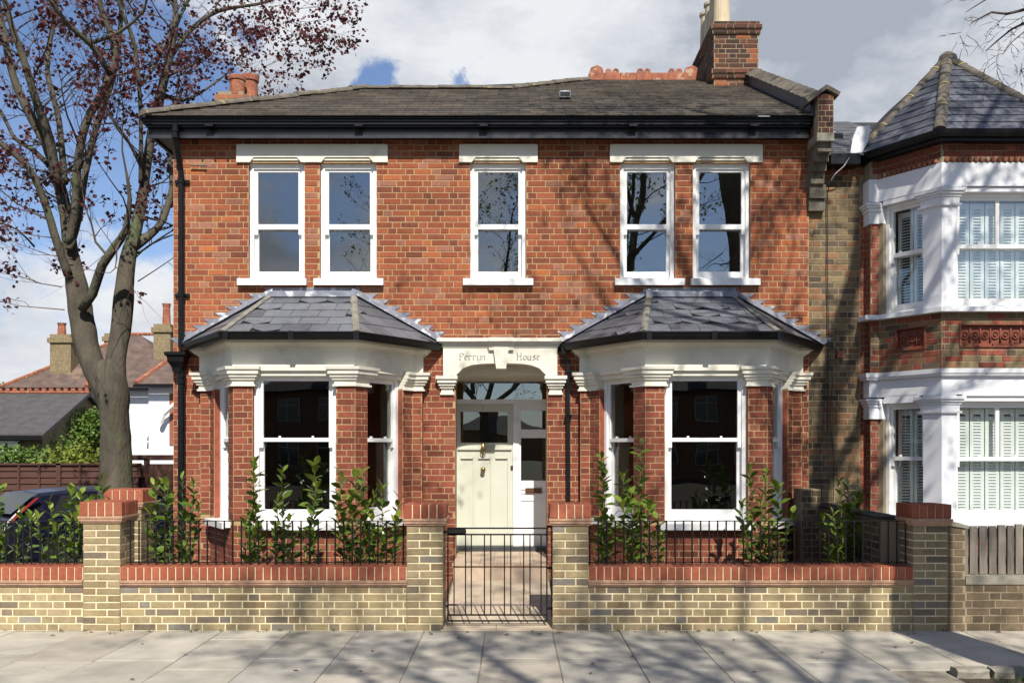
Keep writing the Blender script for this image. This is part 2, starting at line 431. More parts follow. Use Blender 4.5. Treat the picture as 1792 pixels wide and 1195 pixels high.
def pal_stock(r):
    t = r.random()
    if t < 0.12: c = (0.19, 0.15, 0.105)
    elif t < 0.17: c = (0.21, 0.185, 0.15)
    elif t < 0.30: c = (0.26, 0.185, 0.10)
    elif t < 0.50: c = (0.33, 0.258, 0.138)
    else: c = mixc((0.265, 0.205, 0.115), (0.33, 0.255, 0.15), r.random())
    k = r.uniform(0.88, 1.12)
    return tuple(x * k for x in c)
def pal_cope(r):
    k = r.uniform(0.85, 1.12)
    return tuple(x * k for x in mixc((0.29, 0.075, 0.042), (0.34, 0.11, 0.06), r.random()))
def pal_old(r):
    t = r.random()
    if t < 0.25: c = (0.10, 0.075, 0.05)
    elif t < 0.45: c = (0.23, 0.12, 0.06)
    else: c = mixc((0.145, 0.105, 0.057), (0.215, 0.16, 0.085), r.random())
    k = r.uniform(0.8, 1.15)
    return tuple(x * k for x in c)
def pal_soot(r):
    t = r.random()
    if t < 0.07: c = (0.30, 0.10, 0.04)
    else: c = mixc((0.045, 0.028, 0.022), (0.15, 0.06, 0.038), r.random())
    return c
def pal_oldwall(r):
    k = r.uniform(.75, 1.2)
    return tuple(x * k for x in mixc((0.13, 0.095, 0.06), (0.22, 0.165, 0.10), r.random()))

# ---------------------------------------------------------------- bricks
def unit_brick(seed):
    r = random.Random(seed)
    j = lambda s: r.uniform(-s, s)
    b = MB()
    back = [(-.5, .5, -.5), (.5, .5, -.5), (.5, .5, .5), (-.5, .5, .5)]
    mid = [(-.5, -.40, -.5), (.5, -.40, -.5), (.5, -.40, .5), (-.5, -.40, .5)]
    fr = [(-.482 + j(.008), -.5, -.43 + j(.04)), (.482 + j(.008), -.5, -.43 + j(.04)), (.482 + j(.008), -.5, .43 + j(.04)), (-.482 + j(.008), -.5, .43 + j(.04))]
    F = [(8, 9, 10, 11)]
    for i in range(4):
        k = (i + 1) % 4
        F += [(i, k, 4 + k, 4 + i), (4 + i, 4 + k, 8 + k, 8 + i)]
    return back + mid + fr, F
UB = [unit_brick(i) for i in range(5)]
UBM = []
for vs, fs in UB:
    me = bpy.data.meshes.new('brick'); me.from_pydata(vs, [], fs); me.materials.append(M_brick_o); UBM.append(me)

def px_area(c, w, h, ang):
    y = max(c[1], 1)
    if abs(wx_px(c)) > 1000: return -1
    f = abs(math.cos(ang) * y - math.sin(ang) * c[0]) / math.hypot(y, c[0])
    return w * h * f / (y * y)
def wx_px(c): return c[0] * FPX / max(c[1], 1)

class Bricks:
    def __init__(s, root, limit=300):
        s.root = root; s.items = []; s.limit = limit; s.r = random.Random(len(root.name) * 7 + 3)
    def put(s, fr, a0, a1, c0, c1, b0, b1, col, parent=None):
        c = fr.p((a0 + a1) / 2, (b0 + b1) / 2, (c0 + c1) / 2)
        s.items.append((c, fr.ang(), (a1 - a0, b1 - b0, c1 - c0), col, parent))
    def wall(s, fr, a0, a1, c0, c1, holes=(), pal=pal_red, pitch=0.075, L=0.225, proud=0.004, parent=None, phase=0.0, stretch_only=False, fits=None, ragged=0.0, j=0.005):
        r = s.r; k = 0; z = c0
        rows = max(1, round((c1 - c0) / pitch)); pitch = (c1 - c0) / rows
        for k in range(rows):
            z0 = c0 + k * pitch; zc = z0 + pitch / 2
            cuts = sorted((h[0], h[1]) for h in holes if h[2] < zc < h[3])
            x0, x1 = a0, a1
            if fits: x0, x1 = fits(zc, a0, a1)
            spans = []; x = x0
            for h0, h1 in cuts:
                if h0 > x: spans.append((x, min(h0, x1)))
                x = max(x, h1)
            if x < x1: spans.append((x, x1))
            pat = [L] if stretch_only else ([L, L / 2] if True else [L])
            off = phase + (0 if k % 2 == 0 else (L / 2 if stretch_only else L * 0.75))
            # bricks of the course
            xs = []; x = a0 - 1.0 - off; i = 0
            while x < a1:
                w = pat[i % len(pat)]
                if not stretch_only and w < L and r.random() < 0.06: w = L
                xs.append((x, x + w)); x += w; i += 1
            for sa, sb in spans:
                for u0, u1 in xs:
                    lo, hi = max(u0, sa), min(u1, sb)
                    if hi - lo < 0.03: continue
                    s.put(fr, lo + j + r.uniform(-.001, .001), hi - j + r.uniform(-.001, .001), z0 + j, z0 + pitch - j, -0.03, proud + r.uniform(-.0015, .0015), pal(r), parent)
    def soldier(s, fr, a0, a1, c0, c1, pal=pal_cope, w=0.075, proud=0.005, parent=None):
        r = s.r; n = max(1, round((a1 - a0) / w)); w = (a1 - a0) / n
        for i in range(n):
            s.put(fr, a0 + i * w + 0.005, a0 + (i + 1) * w - 0.005, c0 + r.uniform(0, .002), c1 + r.uniform(-.002, .002), -0.03, proud + r.uniform(-.001, .001), pal(r), parent)
    def finish(s, name='brick'):
        it = sorted(s.items, key=lambda t: -px_area(t[0], t[2][0], t[2][2], t[1]))
        for q, (c, ang, size, col, par) in enumerate(it[:s.limit]):
            o = bpy.data.objects.new(name, UBM[q % 5])
            o.location = c; o.rotation_euler = (0, 0, ang); o.scale = size; o.color = (*col, 1)
            link(o); attach(o, par or s.root)
        rest = it[s.limit:]
        if rest:
            b = MB()
            for q, (c, ang, size, col, par) in enumerate(rest):
                ca, sa = math.cos(ang), math.sin(ang)
                vs, fs = UB[q % 5]
                b.add([(c[0] + x * size[0] * ca - y * size[1] * sa, c[1] + x * size[0] * sa + y * size[1] * ca, c[2] + z * size[2]) for x, y, z in vs], fs, 0, col)
            b.build(name, M_brick_a, s.root, kind='stuff')

# ---------------------------------------------------------------- slates on a roof plane
def clip_poly(p, clip):
    """Sutherland-Hodgman; clip is convex and counter-clockwise"""
    out = list(p)
    for i in range(len(clip)):
        ax, ay = clip[i]; bx, by = clip[(i + 1) % len(clip)]
        inp, out = out, []
        if not inp: return []
        side = lambda q: (bx - ax) * (q[1] - ay) - (by - ay) * (q[0] - ax)
        for k in range(len(inp)):
            P, Q = inp[k - 1], inp[k]
            sp, sq = side(P), side(Q)
            if (sp >= 0) != (sq >= 0):
                t = sp / (sp - sq); out.append((P[0] + (Q[0] - P[0]) * t, P[1] + (Q[1] - P[1]) * t))
            if sq >= 0: out.append(Q)
    return out

class Slates:
    def __init__(s, root, limit=300): s.root = root; s.items = []; s.limit = limit; s.r = random.Random(5)
    def plane(s, o, e, up, outline, gauge, width, pal, parent=None, th=0.006, cut=0.0, jit=0.004):
        """o origin on the eaves, e along the eaves, up the slope (unit vectors); outline = convex ccw polygon in (e, up) coordinates"""
        o, e, up = Vector(o), Vector(e).normalized(), Vector(up).normalized()
        n = e.cross(up).normalized()
        if n.z < 0: n = -n
        r = s.r
        amin = min(p[0] for p in outline); amax = max(p[0] for p in outline); cmin = min(p[1] for p in outline); cmax = max(p[1] for p in outline)
        k = 0; c = cmin
        while c < cmax - 0.01:
            a = amin - width * (0.5 if k % 2 else 0.0) - r.uniform(0, 0.02)
            while a < amax:
                dj = r.uniform(-jit, jit)
                g = 0.003
                if cut and r.random() < cut: p = [(a + g, c + gauge * .45), (a + width * .5, c - 0.01 + dj), (a + width - g, c + gauge * .35), (a + width - g, c + gauge * 1.05), (a + g, c + gauge * 1.05)]
                else: p = [(a + g, c + dj), (a + width - g, c + dj + r.uniform(-.002, .002)), (a + width - g, c + gauge * 1.05), (a + g, c + gauge * 1.05)]
                q = clip_poly(p, outline)
                if len(q) >= 3:
                    lift = lambda cc: 0.004 + (1 - min(1, max(0, (cc - c) / gauge))) * (th + 0.006)
                    top = [o + e * x + up * y + n * lift(y) for x, y in q]
                    bot = [o + e * x + up * y + n * 0.001 for x, y in q]
                    s.items.append((top, bot, pal(r), parent))
                a += width
            c += gauge; k += 1
    def finish(s, name='slate'):
        def key(t):
            P = [(p.x * FPX / p.y, p.z * FPX / p.y) for p in t[0]]
            return -abs(sum(P[i - 1][0] * P[i][1] - P[i][0] * P[i - 1][1] for i in range(len(P))))
        it = sorted(s.items, key=key); rest = MB()
        for q, (top, bot, col, par) in enumerate(it):
            n = len(top)
            F = [tuple(range(n))] + [(i, (i + 1) % n, n + (i + 1) % n, n + i) for i in range(n)]
            if q < s.limit:
                b = MB(); b.add(top + bot, F); o = b.build(name, M_slate_o, par or s.root); o.color = (*col, 1)
            else: rest.add(top + bot, F, 0, col)
        if rest.v: rest.build(name, M_slate_a, s.root, kind='stuff')
# ---------------------------------------------------------------- walls with openings
def wall_grid(fr, a0, a1, c0, c1, holes, b0, b1, parent, name, mats):
    """solid slab between b0 (inside) and b1 (outside) with rectangular holes; reveals use the second material"""
    A = sorted({a0, a1, *[min(max(v, a0), a1) for h in holes for v in h[:2]]})
    C = sorted({c0, c1, *[min(max(v, c0), c1) for h in holes for v in h[2:]]})
    m = MB()
    def solid(i, k):
        if i < 0 or k < 0 or i >= len(A) - 1 or k >= len(C) - 1: return False
        x, z = (A[i] + A[i + 1]) / 2, (C[k] + C[k + 1]) / 2
        return not any(h[0] < x < h[1] and h[2] < z < h[3] for h in holes)
    for i in range(len(A) - 1):
        for k in range(len(C) - 1):
            if not solid(i, k): continue
            x0, x1, z0, z1 = A[i], A[i + 1], C[k], C[k + 1]
            for b in (b0, b1): m.add([fr.p(x0, b, z0), fr.p(x1, b, z0), fr.p(x1, b, z1), fr.p(x0, b, z1)], [(0, 1, 2, 3)])
            for (di, dk, q) in ((-1, 0, (x0, z0, x0, z1)), (1, 0, (x1, z0, x1, z1)), (0, -1, (x0, z0, x1, z0)), (0, 1, (x0, z1, x1, z1))):
                if not solid(i + di, k + dk):
                    m.add([fr.p(q[0], b0, q[1]), fr.p(q[2], b0, q[3]), fr.p(q[2], b1, q[3]), fr.p(q[0], b1, q[1])], [(0, 1, 2, 3)], 1)
    return m.build(name, mats, parent)

# ---------------------------------------------------------------- sash windows
def sash_window(root, fr, a0, a1, c0, c1, cm, recess=0.08, mat_=None, gl=None, box=0.045, stile=0.045, top=0.035, bottom=0.085, mull=False, horns=True, rail=0.06, latch=False):
    """box frame in the opening, two sliding sashes with a pane each"""
    mat_ = mat_ or M_white; gl = gl or M_glass
    m = MB(); bf = -recess; bb = bf - 0.13
    m.box(fr, a0, a0 + box, bb, bf, c0, c1); m.box(fr, a1 - box, a1, bb, bf, c0, c1)
    m.box(fr, a0 + box, a1 - box, bb, bf, c1 - 0.04, c1); m.box(fr, a0 + box, a1 - box, bb, bf - 0.001, c0, c0 + 0.03)
    w = m.build('sash_window', mat_, root)
    def sash(nm, d, s0, s1, bot, tp, horn):
        q = MB(); x0, x1 = a0 + box, a1 - box
        q.box(fr, x0, x0 + stile, d - 0.04, d, s0 - (0.07 if horn else 0), s1); q.box(fr, x1 - stile, x1, d - 0.04, d, s0 - (0.07 if horn else 0), s1)
        q.box(fr, x0 + stile, x1 - stile, d - 0.04, d, s0, s0 + bot); q.box(fr, x0 + stile, x1 - stile, d - 0.04, d, s1 - tp, s1)
        if mull:
            xm = (x0 + x1) / 2
            if nm == 'upper_sash': q.box(fr, xm - 0.022, xm + 0.022, d - 0.038, d - 0.002, s0 + bot, s1 - tp)
        o = q.build(nm, mat_, w)
        g = MB(); g.box(fr, x0 + stile - .004, x1 - stile + .004, d - 0.026, d - 0.020, s0 + bot - .004, s1 - tp + .004)
        g.build('pane', gl, w)
    sash('upper_sash', bf - 0.025, cm - rail / 2, c1 - 0.04, rail, top, horns)
    sash('lower_sash', bf - 0.072, c0 + 0.03, cm + rail / 2, bottom, rail, False)
    if latch:
        q = MB()
        for t in (0.3, 0.7): q.box(fr, a0 + (a1 - a0) * t - .012, a0 + (a1 - a0) * t + .012, bf - 0.06, bf - 0.03, cm + rail / 2, cm + rail / 2 + 0.022)
        q.build('sash_catch', mat_, w)
    return w

def sill(root, fr, a0, a1, c0, c1, proj, mt, name='sill', back=-0.1):
    m = MB()
    P = [(back, c0 + 0.01), (proj - 0.02, c0 + 0.012), (proj - 0.02, c0), (proj, c0), (proj, c1 - 0.012), (back, c1)]
    m.loft([[fr.p(a, b, c) for b, c in P] for a in (a0, a1)])
    return m.build(name, mt, root)

def off_poly(pts, e, x0=0.0, x1=0.0):
    """offset a left-to-right plan polyline outwards by e, extending its ends"""
    P = [Vector((p[0], p[1])) for p in pts]; n = len(P)
    D = [(P[i + 1] - P[i]).normalized() for i in range(n - 1)]
    NN = [Vector((d.y, -d.x)) for d in D]
    out = []
    for i in range(n):
        if i == 0: q = P[0] + NN[0] * e - D[0] * x0
        elif i == n - 1: q = P[-1] + NN[-1] * e + D[-1] * x1
        else:
            b = (NN[i - 1] + NN[i]); b = b / max(1e-6, b.length_squared) * 2
            q = P[i] + b * e
        out.append((q.x, q.y))
    return out

def band(m, pts, e0, e1, z0, z1, x=0.0, etop=None, mi=0):
    """solid strip along a plan polyline, from inner offset e0 to outer offset e1 (etop at its top)"""
    inner = off_poly(pts, e0, x, x); outer = off_poly(pts, e1, x, x); outt = off_poly(pts, etop if etop is not None else e1, x, x)
    n = len(pts); rings = []
    for i in range(n):
        rings.append([Vector((*inner[i], z0)), Vector((*outer[i], z0)), Vector((*outt[i], z1)), Vector((*inner[i], z1))])
    m.loft(rings, mi)

def bay_plan(cx, Yw, hw_out, hw_in, hw_front, ys, yf):
    return [(cx - hw_out, Yw + .05), (cx - hw_out, ys), (cx - hw_in, ys), (cx - hw_front, yf), (cx + hw_front, yf), (cx + hw_in, ys), (cx + hw_out, ys), (cx + hw_out, Yw + .05)]

def seg(p, q): return Fr(p, (q[0] - p[0], q[1] - p[1])), math.hypot(q[0] - p[0], q[1] - p[1])
def along(p, q, d):
    l = math.hypot(q[0] - p[0], q[1] - p[1]); return (p[0] + (q[0] - p[0]) * d / l, p[1] + (q[1] - p[1]) * d / l)

def piers_of(plan, far, near, front):
    return [[plan[0], plan[1], plan[2], along(plan[2], plan[3], far)],
            [along(plan[3], plan[2], near), plan[3], along(plan[3], plan[4], front)],
            [along(plan[4], plan[3], front), plan[4], along(plan[4], plan[5], near)],
            [along(plan[5], plan[4], far), plan[5], plan[6], plan[7]]]

def brick_bay(root, br, cx):
    plan = bay_plan(cx, 12.0, 1.39, 1.27, 0.705, 11.88, 10.95)
    ZS, ZH = 0.90, 2.625
    # dado wall below the sills and piers between the lights
    m = MB(); band(m, plan, -0.24, 0, 0.0, ZS)
    dado = m.build('bay_dado', M_mortar, root)
    for i in range(7):
        f, l = seg(plan[i], plan[i + 1])
        if i in (0, 6): continue
        br.wall(f, 0, l, 0.08, ZS - .002, (), pal_redsmooth, parent=dado, phase=0.1 * i)
    for k, pl in enumerate(piers_of(plan, 0.20, 0.22, 0.222)):
        m = MB(); band(m, pl, -0.21, 0, ZS, 2.52)
        pier = m.build('bay_pier', [M_mortar], root)
        for i in range(len(pl) - 1):
            f, l = seg(pl[i], pl[i + 1])
            br.wall(f, 0, l, ZS + .05, 2.505, (), pal_redsmooth, parent=pier, phase=0.07 * i, proud=0.004)
        cap = MB()
        for e, z0, z1, et in ((0.035, 2.502, 2.525, 0.035), (0.018, 2.525, 2.575, 0.018), (0.040, 2.575, 2.605, 0.048), (0.062, 2.607, 2.640, 0.066), (0.084, 2.642, 2.690, 0.088), (0.105, 2.692, 2.728, 0.112)):
            band(cap, pl, -0.2, e, z0, z1, e if k in (1, 2) else (e if 0 else 0.0), et)
        if k in (0, 3):   # the far pilasters' caps return on their free end
            pass
        cap.build('pier_capital', M_stone, root)
    # lights
    lights = [(plan[2], plan[3], 0.20, 0.22), (plan[3], plan[4], 0.222, 0.222), (plan[4], plan[5], 0.22, 0.20)]
    for p, q, s0, s1 in lights:
        f, l = seg(p, q)
        front = l > 1.3
        sash_window(root, f, s0, l - s1, ZS + 0.02, ZH + .02, 1.885, 0.07, box=0.055 if front else 0.05, stile=0.045 if front else 0.035, bottom=0.12, rail=0.045, latch=True, gl=M_glassb)
        m = MB()      # stepped head moulding over each light
        m.box(f, s0 - .01, l - s1 + .01, -0.12, -0.015, 2.625, 2.70); m.box(f, s0 + .03, l - s1 - .03, -0.12, 0.022, 2.682, 2.735)
        m.build('window_head', M_stone, root); m = MB(); m.box(f, s0 - .006, s0 + .003, -.2, -.006, ZS, 2.50); m.box(f, l - s1 - .003, l - s1 + .006, -.2, -.006, ZS, 2.50)
        m.build('pier_reveal', M_reveal, root)
        sill(root, f, s0 - (0.10 if not front else 0.06), l - s1 + (0.10 if not front else .06), ZS - .002 - .05, ZS + 0.03, 0.105 if front else .10, M_white, 'bay_sill', -0.15)
    # frieze, cornice, gutter
    m = MB(); band(m, plan, -0.2, 0.012, 2.70, 2.935)
    m.build('bay_frieze', M_stone, root)
    m = MB()
    band(m, plan, -0.2, 0.03, 2.935, 2.955, 0, 0.035); band(m, plan, -0.2, 0.055, 2.957, 3.00, 0, 0.095); band(m, plan, -0.2, 0.105, 3.002, 3.035, 0, 0.11)
    m.build('bay_cornice', M_stone, root)
    ev = [(cx - 1.66, 12.0), (cx - 0.77, 10.69), (cx + 0.77, 10.69), (cx + 1.66, 12.0)]
    m = MB()
    band(m, ev, -0.3, -0.03, 3.037, 3.095)
    m.build('bay_fascia', M_black, root)
    m = MB()
    band(m, ev, -0.028, 0.010, 3.012, 3.045, 0, 0.028); band(m, ev, -0.028, 0.028, 3.046, 3.085, 0, 0.038); band(m, ev, 0.02, 0.046, 3.086, 3.102)
    for t in (0.04, 0.5, 0.96):
        q = along(ev[1], ev[2], 1.6 * t); f = Fr(q, (1, 0)); m.box(f, -.03, .03, 0.0, 0.049, 3.008, 3.104)
    m.build('bay_gutter', M_black, root)
    # roof
    zt, ze, ht, hf, hw = 3.735, 3.096, 0.51, 0.765, 1.65
    m = MB(); m.add([(cx - hw, 11.99, ze - .01), (cx - hf, 10.70, ze - .01), (cx + hf, 10.70, ze - .01), (cx + hw, 11.99, ze - .01), (cx - ht, 11.99, zt - .01), (cx + ht, 11.99, zt - .01)],
                    [(1, 2, 5, 4), (0, 1, 4), (2, 3, 5), (0, 3, 2, 1), (0, 4, 5, 3)])
    deck = m.build('bay_roof', M_under, root)
    pal = lambda r: kk(r, (0.098, 0.103, 0.115), .75, 1.35)
    up = Vector((0, 1.29, zt - ze)); ul = up.length
    SL.plane((cx, 10.70, ze), (1, 0, 0), up, [(-hf, 0), (hf, 0), (ht, ul), (-ht, ul)], 0.262, 0.33, pal, deck, cut=0.2, jit=.003, th=.002)
    for s in (-1, 1):
        A = Vector((cx + s * hf, 10.70, ze)); B = Vector((cx + s * hw, 11.99, ze)); T = Vector((cx + s * ht, 11.99, zt))
        e = (B - A).normalized() * s; up2 = (T - A) - e * (T - A).dot(e); h = up2.length
        pts = [(0, 0), ((B - A).dot(e), 0), ((T - A).dot(e), h)]
        if s < 0: pts = [pts[1], pts[0], pts[2]]
        SL.plane(A, e, up2, pts, 0.262, 0.33, pal, deck, cut=0.12, th=.002)
        # hip roll with its mortar bed
        m = MB(); d = T - A
        nrm = Vector((s * 0.35, -0.5, 0.9)).normalized(); side = d.cross(nrm).normalized()
        rings = []
        for t in [i / 8 for i in range(9)]:
            c = A + d * t + nrm * 0.006; j = 0.004 * math.sin(t * 23)
            rings.append([c + side * (0.045 + j), c + side * 0.03 + nrm * 0.018, c + nrm * 0.026, c - side * 0.03 + nrm * 0.018, c - side * (0.045 - j)])
        m.loft(rings); m.build('hip_flashing', M_mortarfill, deck, label='grey lead hip strip bedded in pale mortar')
        # stepped lead flashing up the wall
        m = MB(); nst = 8
        for k in range(nst):
            z0 = ze + (zt - ze) * k / nst; z1 = ze + (zt - ze) * (k + 1) / nst + 0.008
            xa = cx + s * (hw - (hw - ht) * (k / nst)); xb = cx + s * (hw - (hw - ht) * ((k + 1) / nst))
            P = [(xa + s * .05, z0), (xb - s * .05, z0), (xb - s * .06, z1), (xb + s * .315, z1)]
            m.poly(wall_frame(12.0), [(x, z) for x, z in P], 0.006 + .002 * (k % 2), 0.010 + .002 * (k % 2))
        m.build('stepped_flashing', M_lead, deck)
        m = MB(); d = T - B; rings = []
        for t in [i / 6 for i in range(7)]:
            c = B + d * t; rings.append([c + Vector((0, -.002, .09)), c + Vector((0, -.014, .085)), c + Vector((-s * .02, -.10, .012 - .045)) + Vector((0, 0, .05)), c + Vector((0, -.002, .0))])
        m.loft(rings); m.build('lead_apron', M_lead, deck)
    m = MB(); m.wbox(cx - ht - .06, cx + ht + .06, 11.83, 11.985, zt - .055, zt + .012); m.wbox(cx - ht - .08, cx + ht + .08, 11.975, 11.995, zt + .012, zt + .08)
    m.build('lead_apron', M_lead, deck)

# ---------------------------------------------------------------- the red brick house
house = thing('brick_house', 'double-fronted red brick house with two slate-roofed bays and pale green front door', 'house', (-0.14, 12.0, 0))
HB = Bricks(house, 300)
SL = Slates(house, 300)
XL, XR = -4.293, 3.764
upper = [(-3.339, -2.63), (-2.434, -1.717), (-0.530, 0.178), (1.372, 2.070), (2.294, 3.025)]
ZU0, ZU1 = 3.925, 5.40
BAYS = (-2.52, 2.25)
holes = [(a, b, ZU0, ZU1) for a, b in upper] + [(c - 1.12, c + 1.12, 0.9, 2.62) for c in BAYS] + [(-0.717, 0.442, 0.0, 2.90)]
facade = wall_grid(wall_frame(12.0), XL, XR, 0.0, 5.93, holes, -0.26, 0.0, house, 'front_wall', [M_mortar, M_reveal])
bh = [(a, b, ZU0 - .01, ZU1 + .06) for a, b in upper] + [(c - 1.36, c + 1.36, 0.0, 3.05) for c in BAYS] + [(c - 0.9, c + 0.9, 3.0, 3.42) for c in BAYS] + [(-0.717, 0.442, 0.0, 2.70), (-.86, .56, 2.69, 3.13)]
for (a, b) in ((XL, XR),):
    HB.wall(wall_frame(12.0), a, b, 3.075, 5.85, bh, pal_red, pitch=0.0755, L=0.222, parent=facade)
    HB.wall(wall_frame(12.0), a, b, 0.05, 3.075, bh, pal_redsmooth, pitch=0.0785, L=0.222, parent=facade, phase=0.06)
# bricks returning into the reveals
for a, b in upper:
    for x, ux in ((a, 1), (b, -1)):
        HB.wall(Fr((x, 12.0), (0, 1)) if ux > 0 else Fr((x, 12.2), (0, -1)), 0.0 if ux > 0 else 0.12, 0.08 if ux > 0 else 0.2, ZU0, ZU1, (), pal_redsmooth, parent=facade, proud=0.002, L=0.11, stretch_only=True)
# flank and rear walls
m = MB(); m.wbox(XL, XL + .25, 12.26, 19.5, 0, 5.85); m.wbox(3.70, 3.95, 12.26, 19.5, 0, 5.85); m.wbox(XL, 3.95, 19.5, 19.75, 0, 5.85)
m.build('flank_wall', M_reveal, house)
HB.wall(Fr((XL, 12.0 + 2.25), (0, -1)), 0.0, 2.25, 0.05, 5.85, (), pal_red, parent=facade)
# rooms behind the glass
m = MB()
for z0, z1 in ((0.28, 3.0), (3.25, 5.75)):
    m.wbox(XL + .26, 3.69, 16.2, 16.3, z0, z1); m.wbox(XL + .26, 3.69, 12.27, 16.2, z0 - .1, z0); m.wbox(XL + .26, 3.69, 12.27, 16.2, z1, z1 + .1)
    for x in (-0.95, 0.67): m.wbox(x - .05, x + .05, 14.2, 16.2, z0, z1)
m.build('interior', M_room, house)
f0 = wall_frame(12.0)
# lintels, sills and sashes upstairs
for a0, a1, nt in ((-3.487, -1.573, upper[:2]), (-0.668, 0.325, upper[2:3]), (1.24, 3.172, upper[3:])):
    zt, zb, zn = 5.628, 5.402, 5.462
    pts = [(a0, zb), ]
    for a, b in nt: pts += [(a + .02, zb), (a + .07, zn), (b - .09, zn), (b - .04, zb)]
    pts += [(a1, zb), (a1, zt - .015), (a1 - .015, zt), (a0 + .015, zt), (a0, zt - .015)]
    m = MB(); m.poly(f0, pts, -0.09, 0.035)
    for a, b in nt: m.box(f0, a + .05, b - .07, -0.09, 0.018, 5.428, 5.455); m.box(f0, a + .002, b - .002, -0.10, -0.03, 5.375, 5.428)
    m.build('lintel', M_stone, house)
for (a, b) in upper:
    sash_window(house, f0, a, b, ZU0 + .005, ZU1 - .02, 4.61, 0.055, box=0.05, stile=0.046, bottom=0.085, rail=0.062)
    sa, sb = {-3.339: (.125, .036), -2.434: (.066, .094), -.530: (.086, .09), 1.372: (.072, .106), 2.294: (.033, .105)}[a]
    sill(house, f0, a - sa, b + sb, ZU0 - .085, ZU0 + .012, 0.085, M_white, 'window_sill')
for c in BAYS: brick_bay(house, HB, c)

# porch: arch plate, capitals, cornice, keystone
m = MB()
cxp = -0.137
arc = []
for i in range(13):
    t = i / 12; x = -0.575 + 1.15 * t
    dz = 0.135 * (1 - (abs(x) / 0.575) ** 5) ** 0.8 if abs(x) < .575 else 0
    arc.append((cxp + x, 2.70 + dz + 0.02 * (1 - (x / .575) ** 2)))
pts = [(-.868, 2.70)] + arc + [(.571, 2.70), (.571, 3.055), (-.868, 3.055)]
m.poly(f0, pts, -0.24, 0.075)
m.build('porch_arch', M_stone, house)
m = MB()
for e, z0, z1 in ((0.085, 3.055, 3.072), (0.100, 3.074, 3.098), (0.125, 3.100, 3.122), (0.150, 3.124, 3.168)):
    m.box(f0, -.868 - (e - .075), .571 + (e - .075), -0.02, e, z0, z1)
    m.box(f0, cxp - .155, cxp + .155, -0.01, e + .035, z0 - .0015, z1 + .002)
m.build('porch_cornice', M_stone, house)
m = MB(); m.poly(f0, [(cxp - .062, 2.785), (cxp + .062, 2.785), (cxp + .098, 3.056), (cxp - .098, 3.056)], -0.1, 0.125)
m.box(f0, cxp - .155, cxp + .155, -0.01, 0.115, 3.018, 3.052)
m.build('keystone', M_stone, house)
for xa, xb in ((-.955, -.690), (.415, .690)):
    m = MB()
    for e, z0, z1 in ((0.035, 2.462, 2.49), (0.015, 2.49, 2.545), (0.04, 2.545, 2.575), (0.062, 2.577, 2.61), (0.085, 2.612, 2.655), (0.105, 2.657, 2.70)):
        m.box(f0, xa + .07 - e * .7, xb - .07 + e * .7, -0.15, e, z0, z1)
    m.build('porch_capital', M_stone, house)
# recess: side walls, ceiling, floor with two steps
m = MB()
m.wbox(-.90, -.80, 12.26, 13.05, 0.0, 3.0); m.wbox(.53, .63, 12.26, 13.05, 0.0, 3.0)
m.build('porch_side_wall', M_stone, house)
m = MB(); m.wbox(-.80, .53, 12.24, 13.05, 2.722, 2.85); m.build('porch_ceiling', M_stone, house)
m = MB()
m.wbox(-.80, .53, 12.262, 13.3, 0.0, 0.37); m.wbox(-.712, .437, 11.42, 12.262, 0.0, 0.37)
m.build('porch_base', M_tread, house)
for x0, x1 in [(-.72 + .165 * i, -.72 + .165 * (i + 1) - .004) for i in range(7)]:
    q = MB(); q.wbox(x0, x1, 11.395, 12.80, 0.3705, 0.392); q.build('step_tile', M_tread, house)
class DF(Fr):
    """door screen frame: measured on a plane 13.25 m away, built at its true distance"""
    def __init__(s, Y): Fr.__init__(s, (0, Y), (1, 0)); s.k = Y / 13.25
    def p(s, a, b, c): return Fr.p(s, a * s.k, b, EYE + (c - EYE) * s.k)
# door screen
YD = 12.9
fd = DF(YD)
m = MB()
m.box(fd, -.80, .53, -0.09, 0, 2.403, 2.470)                      # transom
m.box(fd, -.80, .53, -0.09, 0, 2.728, 2.752)
m.box(fd, -.80, -.785, -0.09, 0, 0.42, 2.403); m.box(fd, 0.017, .098, -0.09, 0.0, 0.42, 2.403)
m.box(fd, .475, .53, -0.09, 0, 0.42, 2.403); m.box(fd, .098, .125, -0.09, -0.01, 0.42, 2.403)
m.box(fd, -.80, -.775, -0.09, 0, 2.47, 2.728); m.box(fd, .505, .53, -0.09, 0, 2.47, 2.728)
m.build('door_frame', M_white, house)
m = MB(); m.box(fd, -.775, .505, -0.05, -0.044, 2.468, 2.73); m.build('fanlight_pane', M_glass, house)
m = MB(); m.wbox(-.79, .525, 12.80, 12.90, 0.3925, 0.455); m.build('threshold', M_thresh, house)
# front door: rails, stiles, three tall panels, square light
door = MB()
x0, x1, z0, z1 = -.783, .015, 0.425, 2.398
gx0, gx1, gz0, gz1 = -.722, -.062, 1.865, 2.298
d0, d1 = -0.075, -0.030
door.box(fd, x0, gx0, d0, d1, z0, z1); door.box(fd, gx1, x1, d0, d1, z0, z1)
door.box(fd, gx0, gx1, d0, d1, gz1, z1); door.box(fd, gx0, gx1, d0, d1, 1.655, gz0)
door.box(fd, gx0, gx1, d0, d1, z0, 0.665)
door.box(fd, gx0, gx1, d0 + .002, d1 - 0.022, 0.665, 1.655)
for xa, xb in ((-.545, -.478), (-.302, -.235)): door.box(fd, xa, xb, d0 + .004, d1 - .001, 0.665, 1.655)
D = door.build('front_door', M_door, house)
m = MB(); m.box(fd, x0 + .02, x1 - .02, d1, d1 + .028, 1.765, 1.795)
for xa, xb in ((-.722, -.545), (-.478, -.302), (-.235, -.062)): m.box(fd, xa + .004, xb - .004, d1 - .022, d1 + .004, 1.640, 1.655)
